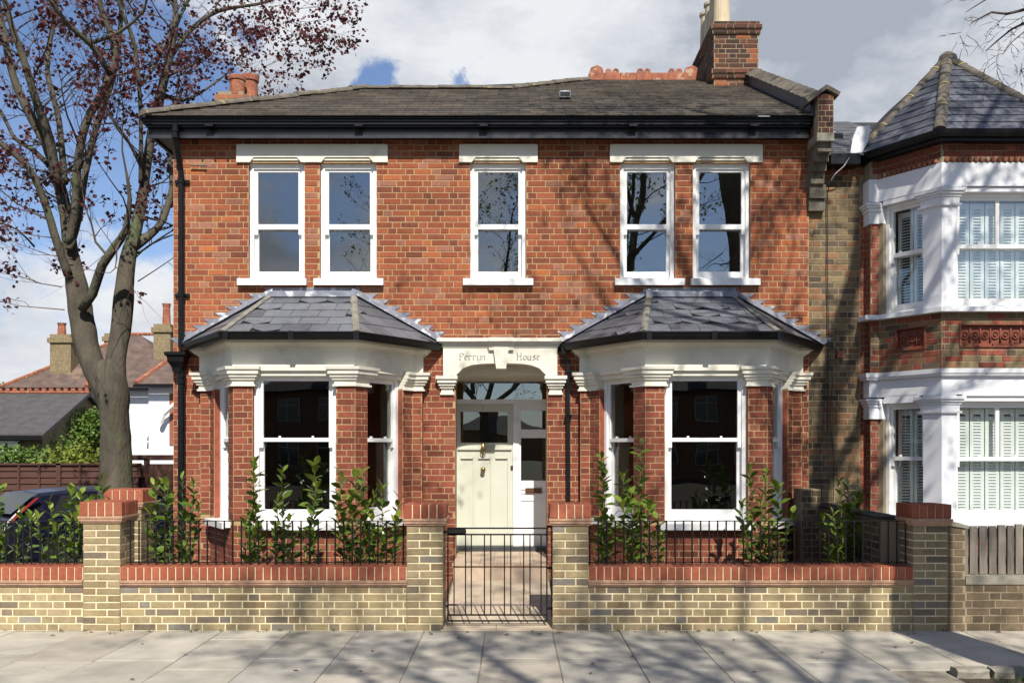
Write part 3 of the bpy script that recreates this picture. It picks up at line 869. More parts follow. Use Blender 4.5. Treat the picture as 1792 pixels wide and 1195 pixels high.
m.build('door_moulding', M_door, D)
m = MB(); m.box(fd, gx0 - .003, gx1 + .003, -0.056, -0.050, gz0 - .003, gz1 + .003); m.build('pane', M_glassd, D)
m = MB()
m.tube([fd.p(-.405, -.02, 1.86), fd.p(-.405, .012, 1.84), fd.p(-.405, .018, 1.77), fd.p(-.405, .010, 1.69)], [.018, .024, .018, .009], 8)
m.tube([fd.p(-.405 + .035 * math.sin(t), .012, 1.75 + .055 * math.cos(t)) for t in [k * math.pi / 6 for k in range(13)]], .006, 6)
m.build('door_knocker', M_brass, D, smooth=True)
m = MB(); m.lathe((0, 0, 0), [(.034, 0), (.034, .008), (.016, .012), (.016, .03), (.03, .042), (.034, .055), (.022, .068), (.001, .070)], 16)
m.v = [tuple(fd.p(-.405 + v[0], d1 + v[2], 1.49 + v[1])) for v in m.v]; m.build('door_knob', M_brass, D, smooth=True)
m = MB(); m.box(fd, -.018, .012, d1, d1 + .018, 1.49, 1.545); m.box(fd, -.012, .006, d1 + .018, d1 + .035, 1.505, 1.52); m.build('door_lock', M_bronze, D)
# side screen
sp = MB()
sx0, sx1 = .125, .475
for za, zb in ((0.42, 0.60), (0.60, 1.333)): sp.box(fd, sx0, sx1, -0.07, -0.03 if za != 0.60 else -0.042, za, zb)
for za, zb in ((1.205, 1.333), (0.600, 0.625), (1.05, 1.068), (1.155, 1.165)): sp.box(fd, sx0, sx1, -0.042, -0.028, za, zb)
S_ = sp.build('side_screen', M_white, house)
for za, zb in ((1.93, 2.05), (2.315, 2.403)):
    q = MB(); q.box(fd, sx0, sx1, -0.07, -0.03, za, zb); q.build('glazing_rail', M_white, S_)
for za, zb in ((1.333, 1.93), (2.05, 2.315)):
    g = MB(); g.box(fd, sx0, sx1, -0.055, -0.05, za - .002, zb + .002); g.build('pane', M_glassd, S_)
m = MB(); m.box(fd, .188, .418, -0.041, -0.018, 1.155, 1.230); m.box(fd, .215, .39, -0.018, -0.012, 1.178, 1.205); m.build('letter_plate', M_bronze, S_)

# incised lettering: flat grey broad-nib strokes
GL = {'P': [[(0, 0), (0, 1.45)], [(-.15, 1.35), (.45, 1.5), (.7, 1.3), (.7, .95), (.4, .75), (.05, .85)], [(-.2, 0), (.2, .05)]],
      'H': [[(0, 0), (0, 1.5)], [(-.15, 1.45), (.12, 1.5)], [(0, .8), (.75, .85)], [(.78, 1.5), (.78, 0)], [(.62, 1.42), (.9, 1.5)], [(-.15, 0), (.15, .05)], [(.65, 0), (.95, .05)]],
      'e': [[(.55, .2), (.3, 0), (0, .2), (0, .85), (.3, 1), (.55, .8), (.05, .5)]],
      'r': [[(0, 0), (0, 1)], [(0, .8), (.3, 1), (.55, .85)], [(-.12, .9), (.05, 1)], [(-.1, 0), (.15, .05)]],
      'y': [[(0, 1), (0, .15), (.3, 0), (.6, .2)], [(.6, 1), (.6, -.15), (.3, -.4), (0, -.35)]],
      'n': [[(0, 0), (0, 1)], [(0, .85), (.4, 1), (.6, .8), (.6, 0)], [(-.12, .9), (.05, 1)]],
      'o': [[(.3, 0), (0, .2), (0, .8), (.3, 1), (.6, .8), (.6, .2), (.3, 0)]],
      'u': [[(0, 1), (0, .15), (.3, 0), (.6, .2)], [(.6, 1), (.6, 0), (.72, 0)]],
      's': [[(.55, .85), (.3, 1), (.05, .8), (.5, .4), (.5, .15), (.25, 0), (0, .15)]],
      '.': [[(0, 0), (.12, .1)]],
      '5': [[(.6, 1.3), (.1, 1.3), (.05, .75), (.4, .8), (.62, .5), (.5, .1), (.2, 0), (0, .15)]]}
def lettering(fr, txt, a, c, h, depth, width=0.16, gap=0.36):
    m = MB(); nib = Vector((width * .5, width * .45))
    for ch in txt:
        if ch == ' ': a += h * .6; continue
        for st in GL[ch]:
            for p, q in zip(st, st[1:]):
                P = [(p[0] - nib.x, p[1] - nib.y), (p[0] + nib.x, p[1] + nib.y), (q[0] + nib.x, q[1] + nib.y), (q[0] - nib.x, q[1] - nib.y)]
                m.add([fr.p(a + x * h, depth, c + y * h) for x, y in P], [(0, 1, 2, 3)])
                m.add([fr.p(a + x * h, depth + .0002, c + y * h) for x, y in ((p[0] - .055, p[1]), (p[0] + .055, p[1] + .03), (q[0] + .055, q[1] + .03), (q[0] - .055, q[1]))], [(0, 1, 2, 3)])
        a += h * ((max(x for st in GL[ch] for x, y in st)) + gap)
    return m
lettering(f0, 'Perryn', -.655, 2.895, .058, 0.0762).build('lettering', M_letter, house)
lettering(f0, 'House.', .068, 2.895, .058, 0.0762).build('lettering', M_letter, house)
lettering(fd, '5', -.425, 2.335, .038, d1 + .003).build('door_number', M_brass, D)

# main roof
ZE, YE, PM = 5.885, 11.68, 0.496
def rz(y): return ZE + (y - YE) * PM
m = MB()
rp = [(-4.54, YE), (3.72, YE), (3.72, 15.72), (1.27, 15.72), (-.01, 14.42), (-2.23, 14.42)]
m.add([(x, y, rz(y)) for x, y in rp] + [(-4.54, 20.0, ZE), (3.72, 20.0, ZE), (-2.23, 16.5, rz(14.42))] , [(0, 1, 2, 3, 4, 5), (0, 5, 8, 6), (5, 4, 3, 8), (3, 2, 7, 6, 8)])
deck = m.build('main_roof', M_under, house)
palr = lambda r: kk(r, mixc((0.10, 0.088, 0.075), (0.12, 0.10, 0.075), r.random()), .7, 1.3)
sc_ = math.hypot(1, PM); up = (0, 1, PM)
SL.plane((0, YE, ZE + .004), (1, 0, 0), up, [(-4.54, 0), (3.72, 0), (3.72, (14.42 - YE) * sc_), (-2.23, (14.42 - YE) * sc_)], 0.19, 0.29, palr, deck, th=.012, cut=0.03, jit=.012)
SL.plane((0, YE, ZE + .004), (1, 0, 0), up, [(-.01, (14.42 - YE) * sc_), (3.72, (14.42 - YE) * sc_), (3.72, (15.7 - YE) * sc_), (1.27, (15.7 - YE) * sc_)], 0.19, 0.29, palr, deck, th=.012, jit=.012)
def ridge_run(p, q, n, rad, mt, parent, name, sag=0.0, lap=0.02):
    p, q = Vector(p), Vector(q); d = (q - p) / n; side = Vector((d.y, -d.x, 0)).normalized(); r = random.Random(3)
    for i in range(n):
        m = MB(); a = p + d * i; b = p + d * (i + 1) + d.normalized() * lap; j = r.uniform(-.008, .008)
        rings = []
        for t, c in enumerate((a, b)):
            rr = rad * (1.10 if t == 0 else 0.95)
            rings.append([c + Vector((0, 0, j)) + side * rr * math.cos(th) + Vector((0, 0, 1)) * (rr * .75 * math.sin(th) - .02) for th in [math.pi * k / 8 for k in range(9)]])
        m.loft(rings, closed=True); m.build(name, mt, parent)
ridge_run((-4.56, YE - .02, ZE + .03), (-2.23, 14.42, rz(14.42) + .03), 11, 0.09, M_hip, deck, 'hip_tile')
ridge_run((-2.23, 14.42, rz(14.42) + .025), (-.01, 14.42, rz(14.42) + .025), 6, 0.08, M_hip, deck, 'ridge_tile')
ridge_run((-.01, 14.42, rz(14.42) + .03), (1.27, 15.7, rz(15.7) + .03), 6, 0.085, M_hip, deck, 'hip_tile')
for i in range(7):
    x0 = 1.27 + i * 0.262; x1 = x0 + .256; zb = rz(15.7) + .02
    m = MB(); f = wall_frame(15.7)
    m.poly(f, [(x0, zb - .06), (x1, zb - .06), (x1, zb + .085), (x0, zb + .085)], -0.07, 0.07)
    m.build('ridge_tile', M_terra, deck, label='red terracotta ridge tile')
    if i in (0, 6):
        m = MB(); m.poly(f, [(x0 + .01, zb + .08), (x1 - .01, zb + .08), (x1 - .03, zb + .17), (x0 + .14, zb + .215), (x0 + .03, zb + .17)], -0.06, 0.06); m.build('ridge_crest', M_terra, deck)
    elif i in (1, 3, 5):
        m = MB()
        for c in (x0 + .068, x0 + .188):
            out = [(c + .055 * math.cos(t), zb + .125 + .055 * math.sin(t)) for t in [2 * math.pi * k / 12 for k in range(12)]]
            inn = [(c + .017 * math.cos(t), zb + .128 + .017 * math.sin(t)) for t in [2 * math.pi * k / 12 for k in range(12)]]
            for k in range(12):
                k2 = (k + 1) % 12; m.poly(f, [out[k], out[k2], inn[k2], inn[k]], -.02, .02)
            m.poly(f, [(c - .05, zb + .08), (c + .05, zb + .08), (c + .045, zb + .10), (c - .045, zb + .10)], -.019, .019)
        m.build('ridge_crest', M_terra, deck)
m = MB(); m.box(Fr((wx(988, 13.2), 13.2), (1, 0)), -.075, .075, -.1, .12, rz(13.2) + .0, rz(13.2) + .09); m.build('roof_vent', M_lead, deck)
m = MB(); m.box(Fr((wx(988, 13.2), 13.2), (1, 0)), -.068, .068, .121, .125, rz(13.2) + .01, rz(13.2) + .07); m.build('vent_mouth', M_black, deck)
# eaves: soffit, fascia, gutter
m = MB()
m.wbox(-4.535, 3.72, 11.815, 11.85, 5.672, 5.86); m.wbox(-4.535, -4.50, 11.85, 19.6, 5.672, 5.86); m.wbox(-4.50, 3.72, 11.85, 12.0, 5.69, 5.71); m.wbox(-4.50, XL, 12.0, 19.6, 5.69, 5.71)
m.build('fascia', M_black, house)
m = MB(); m.wbox(-4.545, 3.715, 11.795, 11.814, 5.648, 5.690); m.build('fascia_lip', mat('grey_sheen_paint', (0.03, 0.03, 0.034), 0.3, 0.4, 5, spec=0.5), house)
m = MB()
L0 = [(-4.60, 19.6), (-4.60, 11.70), (3.745, 11.70)]
def gut(e0, e1, z0, z1):
    m.wbox(-4.55 - e1, 3.745, 11.77 - e1, 11.77 - e0, z0, z1); m.wbox(-4.55 - e1, -4.55 - e0 + .002, 11.77 - e0, 19.6, z0, z1)
gut(-.06, 0.00, 5.775, 5.800); gut(-.06, 0.028, 5.801, 5.835); gut(-.06, 0.045, 5.836, 5.862); gut(0.035, 0.062, 5.863, 5.885)
for x in (-3.75, -1.9, -.35, 1.5, 3.0): m.wbox(x - .05, x + .05, 11.70, 11.772, 5.766, 5.80)
m.build('gutter', M_black, house)
# main downpipe with hopper, swan neck and clips
def pipe(pts, r, name='downpipe', n=12): 
    m = MB(); m.tube(pts, r, n); return m.build(name, M_black, house, smooth=True)
px_ = -4.17
m = MB()
m.tube([(px_, 11.72, 5.80), (px_, 11.72, 5.66), (px_, 11.74, 5.60), (px_, 11.87, 5.36), (px_, 11.91, 5.28), (px_, 11.92, 5.18), (px_, 11.92, 3.05)], .036, 12)
for z in (5.72, 5.64): m.tube([(px_, 11.72, z - .02), (px_, 11.72, z + .02)], .044, 12)
for z in (5.15, 3.72): m.tube([(px_, 11.92, z - .03), (px_, 11.92, z + .03)], .043, 12); m.wbox(px_ - .09, px_ + .09, 11.955, 11.99, z - .02, z + .02)
m.build('downpipe', M_black, house)
m = MB(); f = Fr((px_ - .03, 11.90), (1, 0))
m.loft([[f.p(a * w, b * w, c) for a, b in ((-1, -1), (1, -1), (1, 1), (-1, 1))] for w, c in ((.05, 2.74), (.06, 2.80), (.10, 2.87), (.105, 2.93), (.13, 2.95), (.13, 2.985), (.118, 2.99))])
hop = m.build('hopper_head', M_black, house)
m = MB(); m.tube([(px_ + .005, 11.92, 2.78), (px_ + .005, 11.92, .12)], .044, 12)
for z in (2.70, 2.62, 1.2): m.tube([(px_ + .005, 11.92, z - .025), (px_ + .005, 11.92, z + .025)], .054, 12)
m.build('downpipe', M_black, house)
m = MB()
for a, b in zip([(.64, 11.90, 3.06), (.645, 11.90, 2.96), (.705, 11.93, 2.86)], [(.645, 11.90, 2.96), (.705, 11.93, 2.86), (.712, 11.93, 1.08)]):
    m.tube([a, b], .031, 4)
for z in (2.75, 2.2): m.wbox(.67, .754, 11.895, 11.99, z - .012, z + .012)
m.tube([(.712, 11.93, 1.12), (.712, 11.93, 1.06)], .04, 8)
m.build('downpipe', M_black, house)
m = MB(); m.tube([(-4.06, 11.95, 5.355), (-3.86, 11.95, 5.35)], .014, 8); m.build('old_pipe_stub', mat('rusty_pipe', (.16, .11, .09), .8, .4, 30), house)
m = MB()
for dx in (0, .16, .32): m.tube([(-3.92 + dx, 11.988, 5.43), (-3.92 + dx, 11.998, 5.43)], .011, 8)
m.build('air_hole', M_black, house)

# chimney stack with corbels and pots
ch = Fr((3.18, 14.9), (1, 0))
m = MB(); m.wbox(3.18, 3.88, 14.9, 16.45, 6.6, 8.50); stack = m.build('chimney', M_mortar_d, house)
HB.wall(ch, 0, .70, 7.32, 8.30, (), pal_soot, pitch=.0728, parent=stack)
HB.wall(Fr((3.18, 16.45), (0, -1)), 0, 1.55, 7.0, 8.30, (), lambda r: tuple(c * .8 for c in pal_soot(r)), pitch=.0728, parent=stack)
for z0, z1, e in ((7.60, 7.67, .028), (7.672, 7.742, .045), (8.30, 8.37, .03), (8.372, 8.442, .052), (8.444, 8.50, .02)):
    m = MB(); m.wbox(3.18 - e + .004, 3.88 + e - .004, 14.9 - e + .004, 16.45 + e, z0, z1); m.build('corbel_course', M_mortar_d, stack)
    HB.wall(Fr((3.18, 14.9 - e), (1, 0)), -e, .70 + e, z0, z1, (), pal_soot, pitch=.07, parent=stack, proud=.004)
    HB.wall(Fr((3.18 - e, 16.45), (0, -1)), 0, 1.55 + e, z0, z1, (), pal_soot, pitch=.07, parent=stack, proud=.004)
m = MB(); m.loft([[Vector((x, y, z)) for x, y in ((3.20 + i, 14.93 + i), (3.84 - i, 14.93 + i), (3.84 - i, 16.4 - i), (3.20 + i, 16.4 - i))] for i, z in ((0, 8.50), (.06, 8.545), (.16, 8.56))]); m.build('flaunching', M_mortarfill, stack)
for i, y in enumerate((15.12, 15.48, 15.84, 16.2)):
    m = MB(); m.lathe((3.345, y, 8.5), [(.135, 0), (.128, .1), (.112, .62), (.112, .66), (.135, .675), (.135, .72), (.105, .725), (.095, .60)] if i else [(.14, 0), (.132, .1), (.118, .80), (.14, .82), (.14, .87), (.11, .875), (.10, .7)], 18); m.build('chimney_pot', M_pot, stack, smooth=False)
m = MB(); m.wbox(3.14, 3.60, 14.80, 14.895, 7.30, 7.395); m.build('lead_apron', M_lead, stack)
# broken left stack with two terracotta pots
m = MB(); m.wbox(-4.40, -3.86, 14.0, 14.5, 6.0, 7.02); m.wbox(-4.36, -3.98, 14.02, 14.48, 7.02, 7.07); st2 = m.build('chimney', M_mortar_d, house, label='low broken brick stack with two terracotta pots')
HB.wall(Fr((-4.40, 14.0), (1, 0)), 0, .54, 6.72, 7.02, (), lambda r: mixc((.33, .12, .06), (.12, .06, .04), r.random() ** 2), parent=st2, ragged=0)
HB.wall(Fr((-3.86, 14.0), (0, 1)), 0, .5, 6.72, 7.02, (), lambda r: (.2, .09, .05), parent=st2)
for x, y, r_, h in ((-4.10, 14.12, .115, .30), (-3.99, 14.40, .125, .42)):
    m = MB(); m.lathe((x, y, 7.03), [(r_, 0), (r_ * .93, h * .75), (r_ * 1.08, h * .78), (r_ * 1.12, h * .95), (r_ * .95, h), (r_ * .8, h * .7)], 18); m.build('chimney_pot', M_terra, st2, smooth=False)
# parapet on the party wall with tile coping, kneeler pier and corbels
m = MB()
def slope_box(x0, x1, y0, y1, h0, h1, mi=0):
    m.loft([[Vector((x0, y, rz(y) + h0)), Vector((x1, y, rz(y) + h0)), Vector((x1, y, rz(y) + h1)), Vector((x0, y, rz(y) + h1))] for y in (y0, y1)], mi)
slope_box(3.735, 3.93, 11.72, 15.2, -.3, .20)
par = m.build('parapet', M_reveal, house)
m = MB(); slope_box(3.725, 3.733, 11.66, 15.0, -.02, .155); m.build('parapet_flashing', M_leaddark, par)
m = MB()
nt_ = 12
for i in range(nt_):
    ya = 11.78 + i * (14.88 - 11.78) / nt_; yb = ya + (14.88 - 11.78) / nt_ + .03; k = .012
    m = MB()
    for sx in (-1, 1):
        xo = 3.833 + sx * .17; xi = 3.833
        P = []
        for y, dz in ((ya, k), (yb, 0)):
            P += [Vector((xi, y, rz(y) + .285 + dz)), Vector((xo, y, rz(y) + .195 + dz)), Vector((xo, y, rz(y) + .172 + dz)), Vector((xi, y, rz(y) + .26 + dz))]
        m.loft([P[:4], P[4:]])
    m.build('coping_tile', M_hip, par)
m = MB(); m.wbox(3.735, 3.925, 11.55, 11.75, 5.63, 6.10); pr = m.build('kneeler', M_mortar_d, par)
HB.wall(Fr((3.735, 11.55), (1, 0)), 0, .19, 5.63, 6.11, (), pal_soot, parent=par, pitch=.068, L=.19)
m = MB()
f = wall_frame(11.53)
m.poly(f, [(3.66, 6.085), (3.83, 6.21), (4.00, 6.115), (3.98, 6.075), (3.83, 6.155), (3.60, 5.99), (3.59, 6.02)], -.30, 0.02); m.build('kneeler_cap', M_hip, par)
m = MB()
m.wbox(3.715, 3.925, 11.53, 11.9, 5.53, 5.628)
m.build('kneeler_stone', M_render_top, par)
m = MB()
for i, (z0, z1, yy) in enumerate(((5.42, 5.528, 11.60), (5.33, 5.42, 11.70), (5.24, 5.33, 11.78), (5.10, 5.24, 11.86))):
    m.wbox(3.745, 3.915, yy, 12.04, z0, z1)
m.wbox(3.745, 3.95, 11.90, 12.04, 4.93, 5.10); m.wbox(3.745, 3.95, 11.94, 12.04, 4.78, 4.92)
m.build('kneeler_corbel', mat('sooty_stone', (0.13, 0.115, 0.085), .95, .5, 8, .01, 30), par)
HB.finish(); SL.finish()
# ---------------------------------------------------------------- the neighbouring house on the right
nb = thing('neighbouring_house', 'neighbouring house with white painted two-storey bay, shutters and pointed slate turret roof', 'house', (6.2, 12.0, 0))
NB = Bricks(nb, 300); NSL = Slates(nb, 260)
cn = 5.765
nplan = bay_plan(cn, 12.03, 1.27, 1.165, 0.70, 11.86, 11.15)
nholes = [(cn - 1.0, cn + 1.0, .95, 2.3), (cn - 1.0, cn + 1.0, 3.5, 4.8)]
nf = wall_frame(12.03)
nwall = wall_grid(nf, 3.765, 9.6, 0, 5.45, nholes, -.25, 0, nb, 'front_wall', [M_mortar_d, M_reveal])
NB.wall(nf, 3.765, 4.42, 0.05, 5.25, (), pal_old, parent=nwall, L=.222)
NB.wall(nf, 4.42, 4.56, 0.9, 4.9, (), pal_red, parent=nwall, L=.14, stretch_only=True)
NB.wall(nf, 3.93, 4.6, 5.25, 5.42, (), lambda r: tuple(c * .8 for c in pal_red(r)), parent=nwall)
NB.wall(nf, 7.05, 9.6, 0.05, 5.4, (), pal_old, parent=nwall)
# projecting party strip beside the red brickwork
m = MB(); m.wbox(7.2, 9.6, 12.3, 20, 0, 5.4); m.wbox(3.96, 4.1, 12.29, 20, 0, 5.4); m.build('flank_wall', M_mortar_d, nb)
m = MB()
for z0, z1 in ((.5, 2.6), (3.2, 5.2)):
    m.wbox(4.1, 7.2, 15.2, 15.3, z0, z1); m.wbox(4.1, 7.2, 12.3, 15.2, z0 - .1, z0); m.wbox(4.1, 7.2, 12.3, 15.2, z1, z1 + .1)
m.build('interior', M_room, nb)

def shutters(fr, a0, a1, c0, c1, b, n, open_=0.5):
    """plantation shutters: n leaves of tilted louvres"""
    w = (a1 - a0) / n
    for i in range(n):
        x0, x1 = a0 + i * w + .006, a0 + (i + 1) * w - .006
        m = MB(); st = .042
        m.box(fr, x0, x0 + st, b - .025, b, c0, c1); m.box(fr, x1 - st, x1, b - .025, b, c0, c1)
        m.box(fr, x0 + st, x1 - st, b - .025, b, c0, c0 + .07); m.box(fr, x0 + st, x1 - st, b - .025, b, c1 - .07, c1)
        z = c0 + .085
        while z < c1 - .085:
            t = .024 * open_
            m.loft([[fr.p(a, b - .03, z + t), fr.p(a, b - .026, z + t + .005), fr.p(a, b + .008, z - t + .005), fr.p(a, b + .004, z - t)] for a in (x0 + st, x1 - st)])
            z += .036
        m.build('shutter', M_shutter, nb)

def painted_storey(zs, zh, zc0, zc1, cm, base):
    """white painted piers, capitals and lights of one storey of the bay"""
    for k, pl in enumerate(piers_of(nplan, 0.06, 0.23, 0.165)):
        if k in (1, 2):
            m = MB(); band(m, pl, -.2, 0.02, zs, zc1); m.build('bay_pier', M_wstone, nb)
            m = MB(); band(m, pl, -.2, 0.03, zs, zs + .16); 
            for e, z0, z1 in ((.05, zc0, zc0 + .022), (.03, zc0 + .024, zc0 + .10), (.045, zc0 + .102, zc0 + .13), (.065, zc0 + .132, zc0 + .16), (.085, zc0 + .162, zc0 + .20)): band(m, pl, -.2, e, z0, z1, e, e + .004)
            m.build('pier_capital', M_wstone, nb)
        else:
            m = MB(); band(m, pl, -.15, 0.0, zs, zc0 - .05); p = m.build('bay_pier', M_mortar_d, nb, label='red brick pilaster against the wall')
            for i in range(3):
                f, l = seg(pl[i], pl[i + 1])
                if l > .08: NB.wall(f, 0, l, zs, zc0 - .05, (), pal_redsmooth, parent=p)
            m = MB(); band(m, pl, -.15, 0.03, zc0 - .05, zc0 + .10)
            for e, z0, z1 in ((.045, zc0 + .10, zc0 + .14), (.065, zc0 + .142, zc0 + .17), (.085, zc0 + .172, zc0 + .20)): band(m, pl, -.15, e, z0, z1)
            m.build('pier_capital', M_wstone, nb)
    for i, (s0, s1) in enumerate(((.06, .23), (.165, .165), (.23, .06))):
        f, l = seg(nplan[2 + i], nplan[3 + i])
        sash_window(nb, f, s0, l - s1, zs + .01, zh, cm, .06, box=.045, stile=.038, bottom=.09, rail=.05, mull=(i == 1), latch=True, gl=M_glassn)
        if i == 1: shutters(f, s0 + .08, l - s1 - .08, zs + .06, zh - .08, -.21, 5, .9)
        else: shutters(f, s0 + .06, l - s1 - .06, zs + .06, zh - .08, -.21, 2, .35)
        m = MB()
        if i == 1: m.box(f, s0 + .02, l - s1 - .02, -.1, .02, zh, zh + .06); m.box(f, s0 + .06, l - s1 - .06, -.1, .045, zh + .06, zh + .10)
        else: m.poly(f, [(s0 + .02, zh), (s0 + .02, zh + .05), (s0 + .07, zh + .10), (l - s1 - .07, zh + .10), (l - s1 - .02, zh + .05), (l - s1 - .02, zh)], -.1, .03)
        m.build('window_head', M_wstone, nb)
painted_storey(.92, 2.34, 2.20, 2.42, 1.66, True)
painted_storey(3.44, 4.80, 4.64, 4.86, 4.18, False)
m = MB(); band(m, nplan, -.15, .03, 2.42, 2.63); band(m, nplan, -.15, .07, 2.632, 2.665, 0, .085); band(m, nplan, -.15, .09, 2.667, 2.72, 0, .095)
m.build('bay_frieze', M_wstone, nb)
m = MB(); band(m, nplan, -.15, .035, 4.86, 5.14); m.build('bay_frieze', M_wstone, nb)
m = MB(); band(m, nplan, -.2, .10, 3.385, 3.44); m.build('bay_sill', M_wstone, nb)
m = MB(); band(m, nplan, -.2, .12, .86, .925); m.build('bay_sill', M_wstone, nb)
# brick apron with terracotta rosette panels
m = MB(); band(m, nplan, -.2, -.06, 2.72, 3.385); ap = m.build('bay_apron', M_mortar_d, nb)
m = MB(); band(m, nplan, -.2, 0, 0, .86); m.build('bay_dado', M_mortar_d, nb)
m = MB(); band(m, nplan, -.15, .02, 5.14, 5.42); m.build('bay_top_wall', M_mortar_d, nb)
for i in range(1, 6):
    f, l = seg(nplan[i], nplan[i + 1])
    pan = {2: (.26, l - .22), 3: (.22, l - .22), 4: (.22, l - .26)}.get(i)
    hl = [(pan[0], pan[1], 2.99, 3.235)] if pan else []
    wall_grid(f, 0, l, 2.72, 3.385, hl, -.0598, 0, ap, 'apron_face', [M_mortar_d, M_reveal])
    palx = lambda r: pal_redsmooth(r) if r.random() < .45 else pal_old(r)
    NB.wall(f, 0, l, 2.73, 3.38, hl, palx, parent=ap, phase=.05 * i)
    NB.wall(f, 0, l, .1, .86, (), pal_redsmooth, parent=ap)
    NB.wall(f, 0, l, 5.21, 5.42, (), lambda r: tuple(c * .8 for c in pal_redsmooth(r)), parent=ap, proud=.03)
    k = 0
    while .02 + k * .068 < l - .04 and l > .2:
        a = .02 + k * .068; m = MB()
        m.lathe((0, 0, 0), [(.022, 0), (.026, .01), (.026, .045), (.020, .055)], 8); m.v = [tuple(f.p(a + .024 + v[0], .035 - v[1], 5.147 + v[2])) for v in m.v]
        m.build('dentil', M_terra, ap); k += 1
    if pan:
        m = MB()
        for q in ((pan[0] - .02, pan[0], 2.975, 3.25), (pan[1], pan[1] + .02, 2.975, 3.25), (pan[0], pan[1], 2.975, 2.99), (pan[0], pan[1], 3.235, 3.25)): m.box(f, q[0], q[1], -.05, .02, q[2], q[3])
        m.box(f, pan[0], pan[1], -.06, -.045 + .012, 2.99, 3.235)
        n = max(2, round((pan[1] - pan[0]) / .125)); wd = (pan[1] - pan[0]) / n
        pnl = m.build('terracotta_panel', mat('dark_terracotta_%d' % i, (.19, .055, .032), .8, .25, 14, .003, 60), ap)
        for q in range(n):
            m = MB(); c = (pan[0] + wd * (q + .5), 3.12); P = 12
            for r0, r1, d in ((.032, .052, .02), (0.0, .02, .024)):
                rings = []
                for rr, dd in ((r0, 0), (r0, d), ((r0 + r1) / 2, d + .008), (r1, d), (r1, 0)): rings.append([f.p(c[0] + max(rr, .001) * math.cos(t), -.04 + dd, c[1] + max(rr, .001) * math.sin(t)) for t in [2 * math.pi * x / P for x in range(P)]])
                m.loft(rings)
            m.box(f, c[0] + .052, c[0] + wd - .052, -.04, -.012, 3.03, 3.2)
            m.build('rosette', MATS['dark_terracotta_%d' % i], pnl, smooth=True)
# eaves gutter and roofs
ZNE = 5.47
ev = [(cn - 1.42, 12.0), (cn - .80, 10.98), (cn + .80, 10.98), (cn + 1.42, 12.0)]
m = MB(); band(m, ev, -.3, -.02, 5.36, 5.395); band(m, ev, -.06, .03, 5.395, 5.43, 0, .05); band(m, ev, -.06, .05, 5.43, 5.475, 0, .06); band(m, [(3.98, 11.80), (cn - 1.42, 11.80)], -.3, .0, 5.33, 5.46)
m.build('gutter', M_black, nb)
palg = lambda r: kk(r, (.085, .087, .10), .7, 1.4)
apex = Vector((5.80, 12.62, 6.98))
E = [Vector((x, y, 5.475)) for x, y in ev]
m = MB(); back = [Vector((cn - 1.42, 14.5, 5.475)), Vector((cn + 1.42, 14.5, 5.475)), Vector((5.80, 14.6, 6.98))]
m.add([*E, apex, *back], [(0, 1, 4), (1, 2, 4), (2, 3, 4), (0, 4, 7, 5), (3, 6, 7, 4)]); td = m.build('turret_roof', M_under, nb)
for A, B in ((E[0], E[1]), (E[1], E[2]), (E[2], E[3])):
    e = (B - A).normalized(); u2 = (apex - A) - e * (apex - A).dot(e); h = u2.length
    NSL.plane(A, e, u2, [(0, 0), ((B - A).dot(e), 0), ((apex - A).dot(e), h)], .20, .30, palg, td)
L0_ = Vector((cn - 1.42, 12.95, 5.475)); e = (E[0] - L0_).normalized(); u2 = (apex - L0_) - e * (apex - L0_).dot(e)
NSL.plane(L0_, e, u2, [(0, 0), ((E[0] - L0_).dot(e), 0), ((apex - L0_).dot(e), u2.length)], .2, .3, lambda r: kk(r, (.3, .31, .33), .9, 1.1), td)
def hip_run(p, q, n, rad, mt, parent, name, nrm):
    p, q = Vector(p), Vector(q); d = (q - p) / n; nrm = Vector(nrm).normalized(); side = d.cross(nrm).normalized(); r = random.Random(7)
    for i in range(n):
        m = MB(); a = p + d * i; b = p + d * (i + 1) + d.normalized() * .02
        m.loft([[c + side * rr * math.cos(th) + nrm * (rr * .8 * math.sin(th) - .02) for th in [math.pi * k / 8 for k in range(9)]] for c, rr in ((a, rad * 1.07), (b, rad * .96))])
        m.build(name, mt, parent)
        if i and i % 2 == 0:
            m = MB(); m.loft([[c + side * rr * math.cos(th) + nrm * (rr * .8 * math.sin(th) - .018) for th in [math.pi * k / 8 for k in range(9)]] for c, rr in ((a - d.normalized() * .006, rad * 1.09), (a + d.normalized() * .008, rad * 1.09))]); m.build('mortar_joint', mat('yellow_mortar%d' % i, (.42, .36, .16), .95) if ('yellow_mortar%d' % i) not in MATS else MATS['yellow_mortar%d' % i], parent)
for k, (q, nn) in enumerate(((E[0], (-.8, -.3, .8)), (E[1], (-.3, -.8, .6)), (E[2], (.3, -.8, .6)), (E[3], (.8, -.3, .8)))):
    hip_run(q + Vector((0, 0, .02)), apex + Vector((0, 0, .03)), 7, .068, M_hip, td, 'hip_tile', nn)
m = MB(); m.lathe((5.80, 12.60, 6.93), [(.13, 0), (.11, .07), (.05, .12), (.005, .13)], 10); m.build('roof_cap', M_hip, td)
# white mortar/lead valley beside the turret
m = MB(); m.poly(wall_frame(11.95), [(4.27, 5.50), (4.40, 5.48), (4.50, 5.66), (4.52, 5.86), (4.36, 5.84), (4.30, 5.68)], -.08, .0); m.build('valley_mortar', M_render, td)
